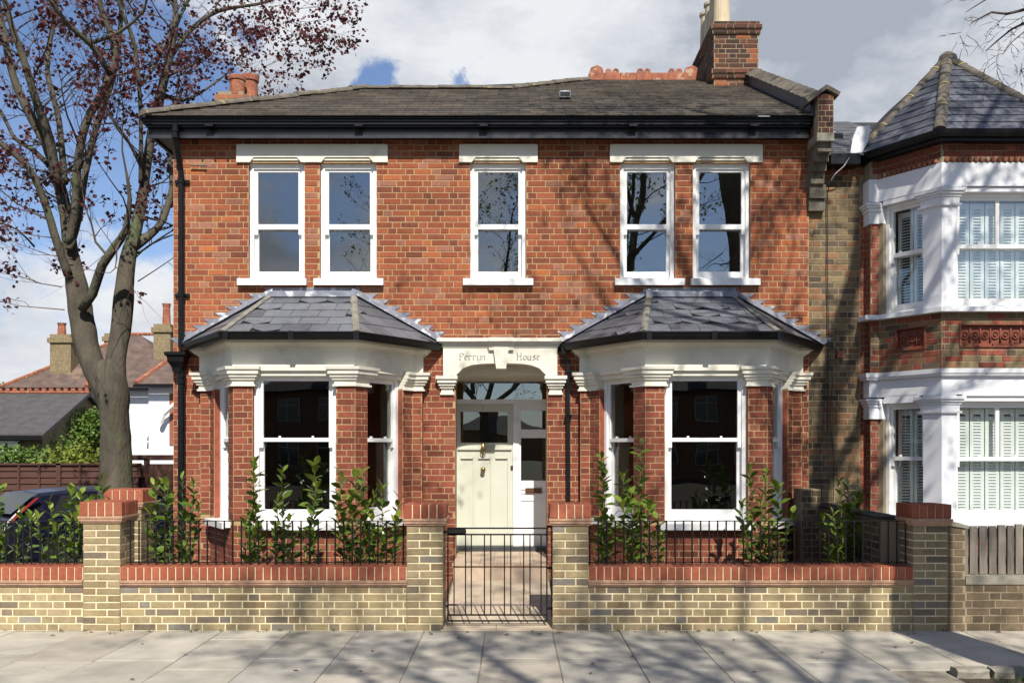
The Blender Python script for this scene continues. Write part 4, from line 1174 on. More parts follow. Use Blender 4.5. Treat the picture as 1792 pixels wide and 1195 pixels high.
# main slope
m = MB(); P = lambda x, y: (x, y, 5.44 + (y - 11.82) * .466)
m.add([P(3.94, 11.82), P(9.6, 11.82), P(9.6, 15.2), P(3.94, 15.2), (3.94, 19, 5.44), (9.6, 19, 5.44)], [(0, 1, 2, 3), (3, 2, 5, 4)]); nd = m.build('main_roof', M_under, nb)
sc2 = math.hypot(1, .466)
for x0, x1 in ((3.95, 5.4), (6.2, 9.6)):
    NSL.plane((0, 11.82, 5.445), (1, 0, 0), (0, 1, .466), [(x0, 0), (x1, 0), (x1, 3.38 * sc2), (x0, 3.38 * sc2)], .19, .28, lambda r: kk(r, (.14, .145, .155), .8, 1.2), nd)
m = MB(); pz = lambda y: 5.44 + (y - 11.82) * .466
m.loft([[Vector((x, y, pz(y) + h)) for x, h in ((4.02, .01), (4.62, .01), (4.62, .09), (4.02, .09))] for y in (13.2, 14.2)]); sk = m.build('roof_window', M_black, nd)
m = MB(); m.loft([[Vector((x, y, pz(y) + h)) for x, h in ((4.08, .092), (4.56, .092), (4.56, .098), (4.08, .098))] for y in (13.28, 14.1)]); m.build('pane', M_glass, sk)
# cables on the shaded wall
m = MB(); r = random.Random(4)
pth = [(4.02, 11.84, 5.30), (4.00, 11.97, 5.05)] + [(4.00 + r.uniform(-.006, .006), 11.985, 5.0 - .25 * k) for k in range(13)]
m.tube(pth, .007, 5)
m.tube([(4.00, 11.985, 2.0 + .9), (4.04, 11.97, 2.8), (4.06, 11.98, 2.6), (4.02, 11.985, 2.2), (4.08, 11.985, 1.6), (4.07, 11.985, 1.1)], .005, 4)
m.tube([(3.98, 11.985, 2.9), (3.95, 11.985, 2.2), (3.90, 11.985, 1.7), (3.93, 11.985, .9)], .004, 4)
m.tube([(4.05 + .06 * math.sin(t), 11.97, 2.98 + .08 * math.cos(t)) for t in [k * math.pi / 5 for k in range(11)]], .006, 5)
m.tube([(4.05 + .05 * math.sin(t), 11.97, 3.25 + .05 * math.cos(t)) for t in [k * math.pi / 5 for k in range(11)]], .005, 5)
m.build('wall_cable', M_cable, nb)
m = MB(); m.tube([(4.20, 11.78, 5.40), (4.14, 11.80, 5.30), (4.05, 11.86, 5.22), (4.0, 11.96, 5.12)], .008, 5); m.build('wall_cable', M_grout, nb, label='loose grey cable by the gutter')
m = MB(); m.box(nf, 4.12, 4.21, 0, .04, 2.93, 3.02); m.build('junction_box', M_terra, nb)
NB.finish(); NSL.finish()

# ---------------------------------------------------------------- front garden walls, pillars, railings, gate
YF = 9.25
mat('pink_corbel', (.40, .235, .15), .85, .25, 14, .002, 60)
def pillar(x0, x1, y0, ztop, label, seed=0, face_r=True, face_l=True, pal=pal_stock):
    w = x1 - x0; y1 = y0 + w
    t = thing('gate_pillar', label, 'pillar', (x0 + w / 2, y0 + w / 2, 0), 'brick pillars of the front garden wall')
    zc = ztop - .205
    m = MB(); m.wbox(x0, x1, y0, y1, 0, zc); core = m.build('core', M_mortar_y, t)
    B = Bricks(t, 300); B.r = random.Random(seed)
    faces = [(Fr((x0, y0), (1, 0)), 0)]
    if face_r: faces.append((Fr((x1, y0), (0, 1)), 1))
    if face_l: faces.append((Fr((x0, y1), (0, -1)), 1))
    rows = round(zc / .0727); p = zc / rows; r = B.r
    for f, ph in faces:
        for k in range(rows):
            s = .225 * w / .345
            cut = s if (k + ph) % 2 == 0 else w - s
            for a, b in ((0, cut), (cut, w)):
                B.put(f, a + (.007 if a else -.004), b - (.007 if b < w else -.004), k * p + .0075, (k + 1) * p - .0065, -.03, .006 + r.uniform(-.001, .002), pal(r), core)
    m = MB()
    for e, z0, z1 in ((.022, zc, zc + .018), (.034, zc + .018, zc + .045), (.042, zc + .045, zc + .066)):
        m.loft([[Vector((x, y, z)) for x, y in ((x0 - e, y0 - e), (x1 + e, y0 - e), (x1 + e, y1 + e), (x0 - e, y1 + e))] for z in (z0, z1)])
    m.build('corbel_course', MATS['pink_corbel'], t)
    e = .026
    m = MB(); m.wbox(x0 - e + .004, x1 + e - .004, y0 - e + .004, y1 + e - .004, zc + .066, ztop - .004); m.build('cap', M_mortar_y, t)
    for f in (Fr((x0 - e, y0 - e), (1, 0)), Fr((x1 + e, y0 - e), (0, 1)), Fr((x0 - e, y1 + e), (0, -1))):
        B.soldier(f, 0, w + 2 * e, zc + .07, ztop, w=.075, parent=None)
    # tops of the cap bricks
    for i in range(5):
        a = x0 - e + i * (w + 2 * e) / 5
        m = MB(); m.wbox(a + .005, a + (w + 2 * e) / 5 - .005, y0 - e + .001, y1 + e - .001, ztop - .01, ztop + .001); o = m.build('brick', M_brick_o, t); o.color = (*pal_cope(r), 1)
    B.finish(); return t

def garden_wall(x0, x1, label, seed, coll_pal=pal_stock):
    y0 = YF + .012; th = .225
    t = thing('garden_wall', label, 'garden wall', ((x0 + x1) / 2, y0 + .11, 0), 'low front garden walls')
    m = MB(); m.wbox(x0, x1, y0, y0 + th, 0, .44); core = m.build('core', M_mortar_y, t)
    B = Bricks(t, 300); B.r = random.Random(seed)
    f = Fr((x0, y0), (1, 0))
    B.wall(f, 0, x1 - x0, 0, .436, (), coll_pal, pitch=.0727, L=.225, parent=core, proud=.004, j=.0062)
    m = MB()
    for e, z0, z1 in ((.018, .437, .452), (.032, .452, .475), (.040, .475, .497)): m.wbox(x0 + .001, x1 - .001, y0 - e, y0 + th + e, z0, z1)
    m.build('moulded_course', MATS['pink_corbel'], t)
    m = MB(); m.wbox(x0 + .002, x1 - .002, y0 - .018, y0 + th + .015, .497, .624); cp = m.build('coping', M_mortar_y, t)
    B.soldier(Fr((x0, y0 - .022), (1, 0)), 0.003, x1 - x0 - .003, .502, .630, w=.0783, parent=cp)
    n = round((x1 - x0 - .006) / .0783); w = (x1 - x0 - .006) / n; r = B.r
    for i in range(n):
        m = MB(); a = x0 + .003 + i * w; m.wbox(a + .005, a + w - .005, y0 - .0215, y0 + th + .015, .622, .630 + r.uniform(0, .002)); o = m.build('brick', M_brick_o, t); o.color = (*pal_cope(r), 1)
    B.finish(); return t

def railing(x0, x1, label, brackets=True):
    y = YF + .125; t = thing('railing', label, 'railing', ((x0 + x1) / 2, y, .64), 'black iron railings on the low walls')
    m = MB(); m.wbox(x0, x1, y - .010, y + .010, 1.062, 1.070); m.build('top_rail', M_iron, t)
    m = MB(); m.wbox(x0, x1, y - .010, y + .010, .652, .660); m.build('bottom_rail', M_iron, t)
    n = int((x1 - x0 - .03) / .0845); s = (x1 - x0) - n * .0845
    first = None
    for i in range(n + 1):
        x = x0 + s / 2 + i * .0845
        if first is None:
            m = MB(); m.tube([(0, 0, 0), (0, 0, .425)], .0082, 8, cap=True); me_o = m.build('bar', M_iron, t); first = me_o.data; me_o.location = (x, y, .64)
        else:
            o = link(bpy.data.objects.new('bar', first)); attach(o, t); o.location = (x, y, .64)
    return t

garden_wall(-7.6, -4.19, 'low yellow stock brick wall with red brick-on-edge coping, left of the left pillar', 1)
garden_wall(-3.832, -1.028, 'low yellow stock brick wall with red coping under the left bay, between two pillars', 2)
garden_wall(.744, 3.922, 'low yellow stock brick wall with red coping right of the gate, partly in tree shade', 3)
pillar(-4.187, -3.835, YF, 1.262, 'square yellow brick pillar with red cap at the left, street side', 1)
pillar(-4.42, -4.06, 10.35, 1.335, 'brick pillar with red cap standing behind the left street pillar', 2, pal=pal_stock)
pillar(-1.025, -.678, YF, 1.238, 'yellow brick pillar with red cap left of the garden gate, holding the latch', 3)
pillar(.402, .742, YF, 1.238, 'yellow brick pillar with red cap right of the garden gate, holding the hinges', 4)
pillar(3.925, 4.255, YF, 1.235, 'shaded yellow brick pillar with red cap at the right end of the wall', 5)
railing(-7.6, -4.20, 'black iron railing on the wall left of the left pillar')
railing(-3.82, -1.035, 'black iron railing below the left bay window')
railing(.752, 3.915, 'black iron railing right of the gate, below the right bay window')

# gate
GY = YF + .13
g = thing('garden_gate', 'small black iron garden gate between the two brick pillars', 'gate', (.36, GY, 0))
gs = GY / FPX
gx = lambda px: (px - HX) * gs
gz = lambda py: EYE + (HY - py) * gs
m = MB(); r_ = .0075
def bar_(x0, x1, z): m.wbox(x0, x1, GY - .008, GY + .008, z - r_, z + r_)
xl, xr = gx(783.9), gx(957)
for z in (gz(923.8), gz(1085.6)): bar_(xl - r_, xr + r_, z)
bar_(xl, xr, gz(934.8)); bar_(xl, xr, gz(1075.3))
for x in (xl, xr): m.wbox(x - r_, x + r_, GY - .0075, GY + .0075, gz(1085.6), gz(923.8))
m.build('gate_frame', M_iron, g)
for px in (794.6, 814.7, 824.8, 847.8, 858.9, 882.8, 893.8, 916.5, 927.5, 946.9):
    q = MB(); x = gx(px); q.tube([(x, GY, gz(1075.3)), (x, GY, gz(934.8))], .006, 8); q.build('bar', M_iron, g)
q = MB(); q.wbox(gx(774.5), gx(816), GY - .02, GY - .009, gz(932.2), gz(927.2)); q.wbox(gx(783.9), gx(815), GY - .008, GY + .02, gz(936), gz(924)); q.wbox(gx(774.6) - .004, gx(776), GY - .03, GY + .02, gz(934), gz(923)); q.build('latch', M_iron, g)
q = MB(); q.wbox(gx(966.5) - .012, gx(966.5) + .012, GY - .012, GY + .012, .12, 1.03)
for z in (.20, .6, 1.01): q.wbox(gx(957), gx(966.5), GY - .006, GY + .006, z - .012, z + .012)
q.build('hinge_post', M_iron, g)

# old wall and board fence of the neighbour
ow = thing('old_wall', 'weathered dark brick wall end in tree shade, right of the right pillar', 'garden wall', (4.34, 9.4, 0))
m = MB(); m.wbox(4.262, 4.44, 9.27, 9.60, 0, 1.03); c = m.build('core', M_mortar_d, ow)
B = Bricks(ow); B.wall(Fr((4.262, 9.27), (1, 0)), 0, .178, 0, 1.02, (), pal_oldwall, parent=c, L=.178, stretch_only=True); B.finish()
m = MB(); m.poly(wall_frame(9.25), [(4.255, 1.03), (4.47, 1.0), (4.47, 1.025), (4.26, 1.09)], -.36, 0); m.build('coping', M_render_top, ow)
ow = thing('old_wall', 'low weathered brick wall with cement top under the grey board fence', 'garden wall', (6.0, 9.4, 0))
m = MB(); m.wbox(4.44, 7.8, 9.27, 9.50, 0, .455); c = m.build('core', M_mortar_d, ow)
B = Bricks(ow); B.wall(Fr((4.44, 9.27), (1, 0)), 0, 3.36, 0, .45, (), pal_oldwall, parent=c, pitch=.075, proud=.003); B.finish()
m = MB(); m.wbox(4.44, 7.8, 9.255, 9.51, .455, .535); m.build('coping', M_render_top, ow)
fe = thing('board_fence', 'grey weathered close-board fence standing on the low old wall', 'fence', (6.0, 9.4, .53))
r = random.Random(9); x = 4.455
m = MB(); m.wbox(4.45, 7.8, 9.42, 9.46, .62, .70); m.wbox(4.45, 7.8, 9.42, 9.46, .92, .98); m.build('rail', M_lapwood, fe)
while x < 7.8:
    w = r.uniform(.072, .092); h = 1.025 + r.uniform(-.012, .008); m = MB()
    m.loft([[Vector((x, 9.415, z)), Vector((x, 9.385, z)), Vector((x + w * .9, 9.395, z)), Vector((x + w * .9, 9.415, z))] for z in (.54, h)])
    o = m.build('board', M_greywood, fe); k = r.uniform(.75, 1.2); o.color = (.20 * k, .175 * k, .14 * k, 1); x += w + .006

# low dividing wall between the two front gardens, its shade painted into the brick tones
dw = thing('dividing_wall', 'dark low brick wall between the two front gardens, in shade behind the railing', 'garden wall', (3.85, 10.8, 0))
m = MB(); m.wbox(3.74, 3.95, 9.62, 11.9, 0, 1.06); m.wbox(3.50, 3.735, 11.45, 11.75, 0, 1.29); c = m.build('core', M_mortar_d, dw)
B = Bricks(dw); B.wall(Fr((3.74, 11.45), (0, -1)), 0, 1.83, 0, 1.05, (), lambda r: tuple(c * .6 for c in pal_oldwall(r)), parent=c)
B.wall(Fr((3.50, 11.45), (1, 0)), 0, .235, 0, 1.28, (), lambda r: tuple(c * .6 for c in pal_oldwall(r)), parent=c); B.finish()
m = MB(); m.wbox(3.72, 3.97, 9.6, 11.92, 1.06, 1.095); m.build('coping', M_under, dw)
# ---------------------------------------------------------------- ground
def sheet(name, x0, x1, y0, y1, z, mt, kind='structure', th=.02):
    m = MB(); m.wbox(x0, x1, y0, y1, z - th, z); o = m.build(name, mt); o['kind'] = kind; return o
sheet('ground', -400, 400, -300, 600, -.36, M_ground)
sheet('road', -60, 60, -1.4, 5.45, -.125, M_asphalt, th=.3)
sheet('side_road', -60, -5.2, 9.9 + 2.4, 20.6, -.24, M_asphalt, th=.1)
sheet('side_pavement', -60, -4.9, 9.05, 12.3, -.10, M_joint, th=.22)
sheet('tree_verge', -7.6, -4.4, 12.3, 16.4, -.02, M_soil, th=.3)
sheet('yard_ground', -4.4, -4.0, 9.6, 30, .02, M_path, th=.3).color = (.3, .27, .22, 1)
m = MB(); m.wbox(-60, 3.48, 5.6, 9.27, -.05, -.012); m.wbox(3.48, 5.3, 7.62, 9.27, -.05, -.012); m.wbox(5.3, 60, 5.6, 9.27, -.05, -.012)
pv = structure(m.build('pavement', M_joint))
m = MB(); m.wbox(-60, 60, 9.27, 12.3, -.30, -.02); structure(m.build('front_yard_ground', M_soil))
r = random.Random(21)
def slab(x0, x1, y0, y1, z=0.0):
    g_ = .0038; m = MB(); j = lambda: r.uniform(-.0025, .0025); tl = r.uniform(-.0015, .002)
    c = [(x0 + g_ + j(), y0 + g_ + j()), (x1 - g_ + j(), y0 + g_ + j()), (x1 - g_ + j(), y1 - g_ + j()), (x0 + g_ + j(), y1 - g_ + j())]
    e = .006
    ci = [(c[0][0] + e, c[0][1] + e), (c[1][0] - e, c[1][1] + e), (c[2][0] - e, c[2][1] - e), (c[3][0] + e, c[3][1] - e)]
    m.loft([[Vector((*p, z - .04)) for p in c], [Vector((*p, z - .005 + tl)) for p in c], [Vector((*p, z + tl)) for p in ci]])
    o = m.build('slab', M_slab, pv)
    t = r.random(); k = r.uniform(.88, 1.08)
    base = (.415, .38, .31) if t < .62 else ((.37, .345, .295) if t < .85 else (.42, .37, .30))
    o.color = (*[q * k for q in base], 1)
x = -7.35
while x < 8.2:
    w = r.choice((.60, .65, .66, .68)); x1 = x + w
    y = 9.262 - .0; first = True
    while y > 5.75:
        d = r.choice((1.22, 1.30, 1.36)) if first else r.choice((.6, .75, .9, 1.2))
        if first and r.random() < .25: d = .42
        y0 = max(y - d, 5.62); first = False
        if y0 - 5.62 < .25: y0 = 5.62
        inside = x1 > 3.55 and x < 5.25
        if inside and y0 < 7.62:
            if y > 7.75: slab(x, x1, 7.63, y)
            break
        slab(x, x1, y0, y); y = y0
    x = x1
m = MB()
for i in range(24):
    a = -9 + i * .915; q = MB(); q.wbox(a + .004, a + .911, 5.46, 5.61, -.25, .004); o = q.build('kerb', M_kerb); structure(o)
sheet('opposite_pavement', -60, 60, -4.2, -1.4, -.02, M_kerb, th=.2).color = (.35, .33, .29, 1)
sheet('opposite_gardens', -60, 60, -32, -4.2, -.04, M_soil, th=.2)
# tree pit: rough stone lip, earth, tufts
m = MB(); m.wbox(3.5, 5.28, 5.62, 7.60, -.06, -.03); structure(m.build('tree_pit_earth', M_soil))
pit = thing('pit_edging', 'rough broken stone edging round the street tree pit at the kerb', 'edging', (4.3, 7.6, 0))
for k, (xa, xb) in enumerate([(3.50, 3.78), (3.79, 4.10), (4.11, 4.5), (4.51, 4.9), (4.91, 5.28)]):
    m = MB(); rr = random.Random(k + 40); n = 6; rings = []
    for z, e in ((-.05, 0), (.018, .0), (.04, .02), (.046, .04)):
        rings.append([Vector((xa + (xb - xa) * t + rr.uniform(-.008, .008), yy + rr.uniform(-.012, .012) + (e if yy < 7.56 else -e), z + rr.uniform(-.006, .006))) for t, yy in [(.04, 7.47), (.35, 7.45), (.65, 7.47), (.96, 7.46), (.97, 7.60), (.65, 7.61), (.35, 7.605), (.04, 7.60)]])
    m.loft(rings); m.build('edging_stone', M_render_top, pit)
m = MB(); rr = random.Random(5)
for k in range(1400):
    x, y = rr.uniform(3.75, 5.2), rr.uniform(5.7, 7.45); h = rr.uniform(.02, .075); a = rr.uniform(0, 6.3); dx, dy = math.cos(a) * .004, math.sin(a) * .004
    lx, ly = rr.uniform(-.03, .03), rr.uniform(-.03, .03)
    m.add([(x - dx, y - dy, -.03), (x + dx, y + dy, -.03), (x + lx, y + ly, -.03 + h)], [(0, 1, 2)])
o = m.build('grass', M_grass); o['kind'] = 'stuff'; o['label'] = 'sparse short grass in the tree pit'; o['category'] = 'grass'

# a few dry leaves and weeds at the foot of the wall
rr = random.Random(77); m = MB()
for k in range(70):
    x = rr.uniform(-5.4, 5.4); y = 9.24 - abs(rr.gauss(0, .10)) if rr.random() < .6 else rr.uniform(7.2, 9.2)
    a = rr.uniform(0, 6.3); L = rr.uniform(.012, .035); c, s_ = math.cos(a) * L, math.sin(a) * L
    m.add([(x - c, y - s_, .006), (x - s_ * .5, y + c * .5, .016), (x + c, y + s_, .007), (x + s_ * .5, y - c * .5, .012)], [(0, 1, 2, 3)])
o = m.build('leaf_litter', mat('dry_leaf', (.16, .09, .05), .9, .5, 30)); o['kind'] = 'stuff'; o['label'] = 'scattered dry leaf litter on the pavement slabs'; o['category'] = 'litter'
m = MB()
for k in range(26):
    x = rr.uniform(-5.4, 5.4)
    if -.7 < x < .44: continue
    for q in range(7):
        xx = x + rr.gauss(0, .012); h = rr.uniform(.015, .045); lx = rr.gauss(0, .015)
        m.add([(xx - .003, 9.244, 0), (xx + .003, 9.244, 0), (xx + lx, 9.235 - rr.uniform(0, .02), h)], [(0, 1, 2)])
o = m.build('weeds', M_grass); o['kind'] = 'stuff'; o['label'] = 'tiny green weeds growing where the wall meets the pavement'; o['category'] = 'weeds'

# front path of sandstone flags, rising gently to the step
PS = .088
def pz_(y): return max(0, (y - 9.35) * PS)
m = MB(); m.loft([[Vector((-.72, y, -.3)), Vector((.46, y, -.3)), Vector((.46, y, pz_(y) + .002)), Vector((-.72, y, pz_(y) + .002))] for y in (9.2, 9.35, 11.41)]); pa = structure(m.build('path', M_joint))
r = random.Random(31); y = 9.24; row = 0
while y < 11.40:
    d = r.choice((.30, .45, .42)); y1 = min(y + d, 11.41); cuts = [-.70, -.14 + r.uniform(-.25, .25), .44]
    if row % 2: cuts = [-.70, -.36 + r.uniform(-.05, .05), .10 + r.uniform(-.05, .05), .44]
    for a, b in zip(cuts, cuts[1:]):
        m = MB(); dz = r.uniform(0, .0015)
        m.loft([[Vector((a + .003, yy, pz_(yy) - .01)), Vector((b - .003, yy, pz_(yy) - .01)), Vector((b - .003, yy, pz_(yy) + .015 + dz)), Vector((a + .003, yy, pz_(yy) + .015 + dz))] for yy in (y + .003, y1 - .003)]); o = m.build('paver', M_path, pa)
        k = r.uniform(.92, 1.05); o.color = tuple(c * k for c in ((.47, .385, .28) if r.random() < .75 else (.44, .35, .27))) + (1,)
    y = y1; row += 1
m = MB(); m.wbox(-.79, -.722, 9.6, 11.41, 0, .24); m.build('path_edging', M_terra, pa)
m = MB(); m.wbox(.462, .53, 9.6, 11.41, 0, .24); m.build('path_edging', M_terra, pa)
# raised planting beds
m = MB(); m.wbox(-3.9, -.792, 9.49, 12, -.03, .10); m.wbox(.532, 3.73, 9.49, 12, -.03, .10); m.wbox(-7.6, -4.45, 9.49, 10.3, -.03, .06); structure(m.build('planting_bed', M_soil))

# ---------------------------------------------------------------- laurels
def leaf_mesh(seed):
    rr = random.Random(seed); L, w = 1.0, rr.uniform(.30, .38); dr = rr.uniform(.05, .16)
    w *= 1.35; S = [(0, .02, 0), (.2, w * .62, .02), (.45, w, .01), (.72, w * .82, -.03), (1.0, .01, -.10)]
    v = []; f = []
    for t, hw, z in S: v += [(t * L, -hw / 2, z + dr * hw), (t * L, 0, z - .01), (t * L, hw / 2, z + dr * hw)]
    for i in range(4):
        a = i * 3
        f += [(a, a + 1, a + 4, a + 3), (a + 1, a + 2, a + 5, a + 4)]
    me = bpy.data.meshes.new('leaf'); me.from_pydata(v, [], f); me.materials.append(M_laurel); me.polygons.foreach_set('use_smooth', [True] * len(f)); return me
LM = [leaf_mesh(i) for i in range(5)]
def laurel(label, x, y, stems, z0=.10, seed=0, light=1.0):
    """stems: (dx, dy, height above bed, lean)"""
    rr = random.Random(seed)
    t = thing('laurel_shrub', label, 'shrub', (x, y, z0), 'young cherry laurels in the front garden')
    n = 0
    for dx, dy, top, lean in stems:
        pts = []; N_ = 9
        bx, by = x + dx * .45, y + dy * .45
        for i in range(N_ + 1):
            s = i / N_; pts.append(Vector((bx + dx * .55 * s + lean * s * s + rr.uniform(-.014, .014), by + dy * .55 * s + rr.uniform(-.014, .014), z0 + (top - z0) * s)))
        m = MB(); m.tube(pts, [.007 - .0045 * i / N_ for i in range(N_ + 1)], 5); m.build('stem', M_stem, t)
        Ltot = top - z0; s = .10 + rr.uniform(0, .08); ang = rr.uniform(0, 6.28)
        while s < Ltot + .001:
            if n >= 290: break
            q = s / Ltot * N_; i = min(int(q), N_ - 1); P = pts[i].lerp(pts[i + 1], q - i)
            ang += 2.4 + rr.uniform(-.5, .5)
            near_top = s > Ltot - .10
            el = rr.uniform(.75, 1.25) if near_top else rr.uniform(.15, .95)
            sz = rr.uniform(.085, .16) * (.9 if near_top else 1.0)
            d = Vector((math.cos(ang) * math.cos(el), math.sin(ang) * math.cos(el), math.sin(el)))
            side = d.cross(Vector((0, 0, 1))).normalized(); up_ = side.cross(d)
            M = Matrix((d, side, up_)).transposed()
            M = M @ Matrix.Rotation(rr.uniform(-.7, .7), 3, 'X')
            o = link(bpy.data.objects.new('leaf', LM[rr.randrange(5)])); attach(o, t)
            o.location = P; o.rotation_euler = M.to_euler(); o.scale = (sz, sz * rr.uniform(.95, 1.25), sz)
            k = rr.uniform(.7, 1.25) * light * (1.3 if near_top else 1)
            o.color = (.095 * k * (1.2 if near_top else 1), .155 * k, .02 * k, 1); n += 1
            s += rr.uniform(.019, .040)
    return t
def S_(px, y, top_py, dy=0.0, lean=0.0): return ((px - HX) * y / FPX, y + dy, EYE + (HY - top_py) * y / FPX, lean)
def shrub(label, y, tops, seed, light=1.0):
    xs = [(p[0] - HX) * y / FPX for p in tops]; cx = sum(xs) / len(xs); rr = random.Random(seed + 99)
    stems = []
    for (px, ty, *rest), x in zip(tops, xs): stems.append((x - cx, rr.uniform(-.12, .12), EYE + (HY - ty) * y / FPX, rest[0] if rest else rr.uniform(-.03, .03)))
    return laurel(label, cx, y, stems, .08, seed, light)
shrub('bushy laurel behind the railing at the far left edge', 9.95, [(6, 852), (30, 888), (52, 900), (-25, 860), (15, 930), (-5, 920)], 1, 1.15)
shrub('light green laurel in front of the dark car, tallest shoot near the left pillar', 9.85, [(88, 880), (112, 858), (140, 862), (75, 905), (100, 915), (128, 900), (150, 900)], 2, 1.2)
shrub('laurel shoot rising just left of the back pillar', 10.0, [(182, 838), (165, 880), (196, 880), (176, 905)], 3, 1.15)
shrub('dense dark laurel between the left pillar and the left bay', 9.95, [(262, 848), (282, 842), (300, 850), (322, 838), (338, 846), (345, 880), (270, 890), (310, 880), (335, 900)], 4)
shrub('slender laurel shoot in front of the left bay pier', 9.85, [(437, 808), (448, 828), (430, 905), (455, 915), (440, 935)], 5, 1.1)
shrub('laurel with one upright shoot before the left bay window', 9.95, [(492, 818), (478, 870), (505, 905), (485, 925), (515, 940)], 6, 1.1)
shrub('single tall laurel shoot in the middle of the left bay window', 9.85, [(545, 812), (552, 840), (530, 930)], 7, 1.1)
shrub('spreading laurel in front of the right pier of the left bay', 9.9, [(598, 828), (618, 832), (636, 828), (588, 858), (610, 880), (640, 880), (655, 860), (625, 930), (600, 925)], 8, 1.05)
shrub('laurel leaning towards the pillar left of the gate', 9.9, [(668, 848), (690, 872, .05), (652, 905), (700, 905), (675, 935), (640, 920)], 9, 1.05)
shrub('slim laurel shoot beside the left pier of the right bay', 9.9, [(1052, 798), (1062, 815), (1048, 890), (1070, 905), (1060, 930)], 10, 1.0)
shrub('tallest laurel, its top shoot reaching halfway up the right bay', 9.95, [(1122, 768), (1095, 830), (1105, 860), (1140, 880), (1152, 905), (1085, 880), (1118, 900), (1160, 930), (1135, 930)], 11, 1.0)
shrub('laurel under the right pier of the right bay', 9.95, [(1320, 815), (1345, 822), (1362, 850), (1298, 880), (1335, 870), (1375, 895, .08), (1310, 915), (1350, 915)], 12, .95)
shrub('laurel at the right end of the garden beside the shaded wall', 10.2, [(1468, 838), (1482, 850), (1508, 868), (1455, 890), (1490, 888), (1522, 900), (1440, 905), (1500, 920), (1475, 925), (1530, 930)], 13, 1.0)
# ---------------------------------------------------------------- trees
def interp(pts, rad, step):
    """Catmull-Rom through the traced points"""
    P = [Vector(p) for p in pts]; out = []; ro = []
    for i in range(len(P) - 1):
        p0, p1, p2, p3 = P[max(i - 1, 0)], P[i], P[i + 1], P[min(i + 2, len(P) - 1)]
        n = max(1, int((p2 - p1).length / step))
        for k in range(n):
            t = k / n
            out.append(.5 * ((2 * p1) + (p2 - p0) * t + (2 * p0 - 5 * p1 + 4 * p2 - p3) * t * t + (3 * p1 - p0 - 3 * p2 + p3) * t ** 3))
            ro.append(rad[i] + (rad[i + 1] - rad[i]) * t)
    out.append(P[-1]); ro.append(rad[-1])
    return out, ro

class Tree:
    def __init__(s, seed, leaf_size, leaf_n, cluster):
        s.r = random.Random(seed); s.bark = MB(); s.tw = MB(); s.lf = MB(); s.ls = leaf_size; s.ln = leaf_n; s.cl = cluster; s.nt = 0
    def limb(s, pts, rad, step=.16, n=10, knots=0.05):
        P, ra = interp(pts, rad, step)
        ra = [q * (1 + s.r.uniform(-knots, knots)) for q in ra]
        s.bark.tube(P, ra, n, wob=.03, rng=s.r); return P, ra
    def leaves(s, p, d, n=None):
        r = s.r
        for _ in range(n or s.ln):
            q = p + Vector((r.gauss(0, s.cl), r.gauss(0, s.cl), r.gauss(-.02, s.cl)))
            a = Vector((r.uniform(-1, 1), r.uniform(-1, 1), r.uniform(-1, .4))).normalized(); b = a.orthogonal().normalized()
            b = (b * math.cos(t := r.uniform(0, 6.28)) + a.cross(b) * math.sin(t)); L = s.ls * r.uniform(.6, 1.25)
            s.lf.add([q, q + a * L * .45 + b * L * .42, q + a * L, q + a * L * .5 - b * L * .42 + a.cross(b) * L * .15], [(0, 1, 2), (0, 2, 3)])
    def twig(s, p, d, L, rad, lvl, up=.15, leafp=.8, kids=3):
        r = s.r; n = 4; pts = [p]; q = p; dd = d.normalized()
        for i in range(n):
            dd = (dd + Vector((r.gauss(0, .17), r.gauss(0, .17), r.gauss(0, .14) + up * .3))).normalized()
            q = q + dd * (L / n); pts.append(q)
        (s.bark if rad > .02 else s.tw).tube(pts, [rad * (1 - .75 * i / n) for i in range(n + 1)], 5 if rad > .012 else 3, cap=False)
        s.nt += 1
        if lvl <= 0:
            if r.random() < leafp: s.leaves(pts[-1], dd)
            if r.random() < leafp * .5: s.leaves(pts[2], dd, max(1, s.ln // 2))
            return
        for k in range(kids):
            t = r.uniform(.25, 1.0); i = min(int(t * n), n - 1); c = pts[i].lerp(pts[i + 1], t * n - i)
            ax = Vector((r.uniform(-1, 1), r.uniform(-1, 1), r.uniform(-.5, 1))).normalized()
            nd = (dd + ax * .9).normalized()
            s.twig(c, nd, L * r.uniform(.45, .7), max(.0028, rad * .45), lvl - 1, up, leafp, kids)
        s.twig(pts[-1], dd, L * .55, max(.0028, rad * .3), lvl - 1, up, leafp, kids)
    def sprout(s, P, ra, every, L, lvl=2, start=0.0, leafp=.8, up=.2, kids=3, bias=None):
        r = s.r; acc = r.uniform(0, every)
        for i in range(1, len(P)):
            acc += (P[i] - P[i - 1]).length
            if i / len(P) < start: continue
            if acc > every:
                acc = r.uniform(-.2, .1) * every; d = (P[i] - P[i - 1]).normalized(); o = d.orthogonal().normalized(); t = r.uniform(0, 6.28)
                o = o * math.cos(t) + d.cross(o) * math.sin(t)
                nd = o + d * r.uniform(.2, .8)
                if bias is not None: nd = nd + bias
                s.twig(P[i], nd, L * r.uniform(.6, 1.2), min(ra[i] * .32, .022), lvl, up, leafp, kids)
    def finish(s, root, leafmat, leafname='leaves'):
        s.bark.build('trunk', M_bark, root, smooth=True)
        if s.tw.v: s.tw.build('twigs', M_twig, root, kind='stuff')
        if s.lf.v: s.lf.build(leafname, leafmat, root, kind='stuff')

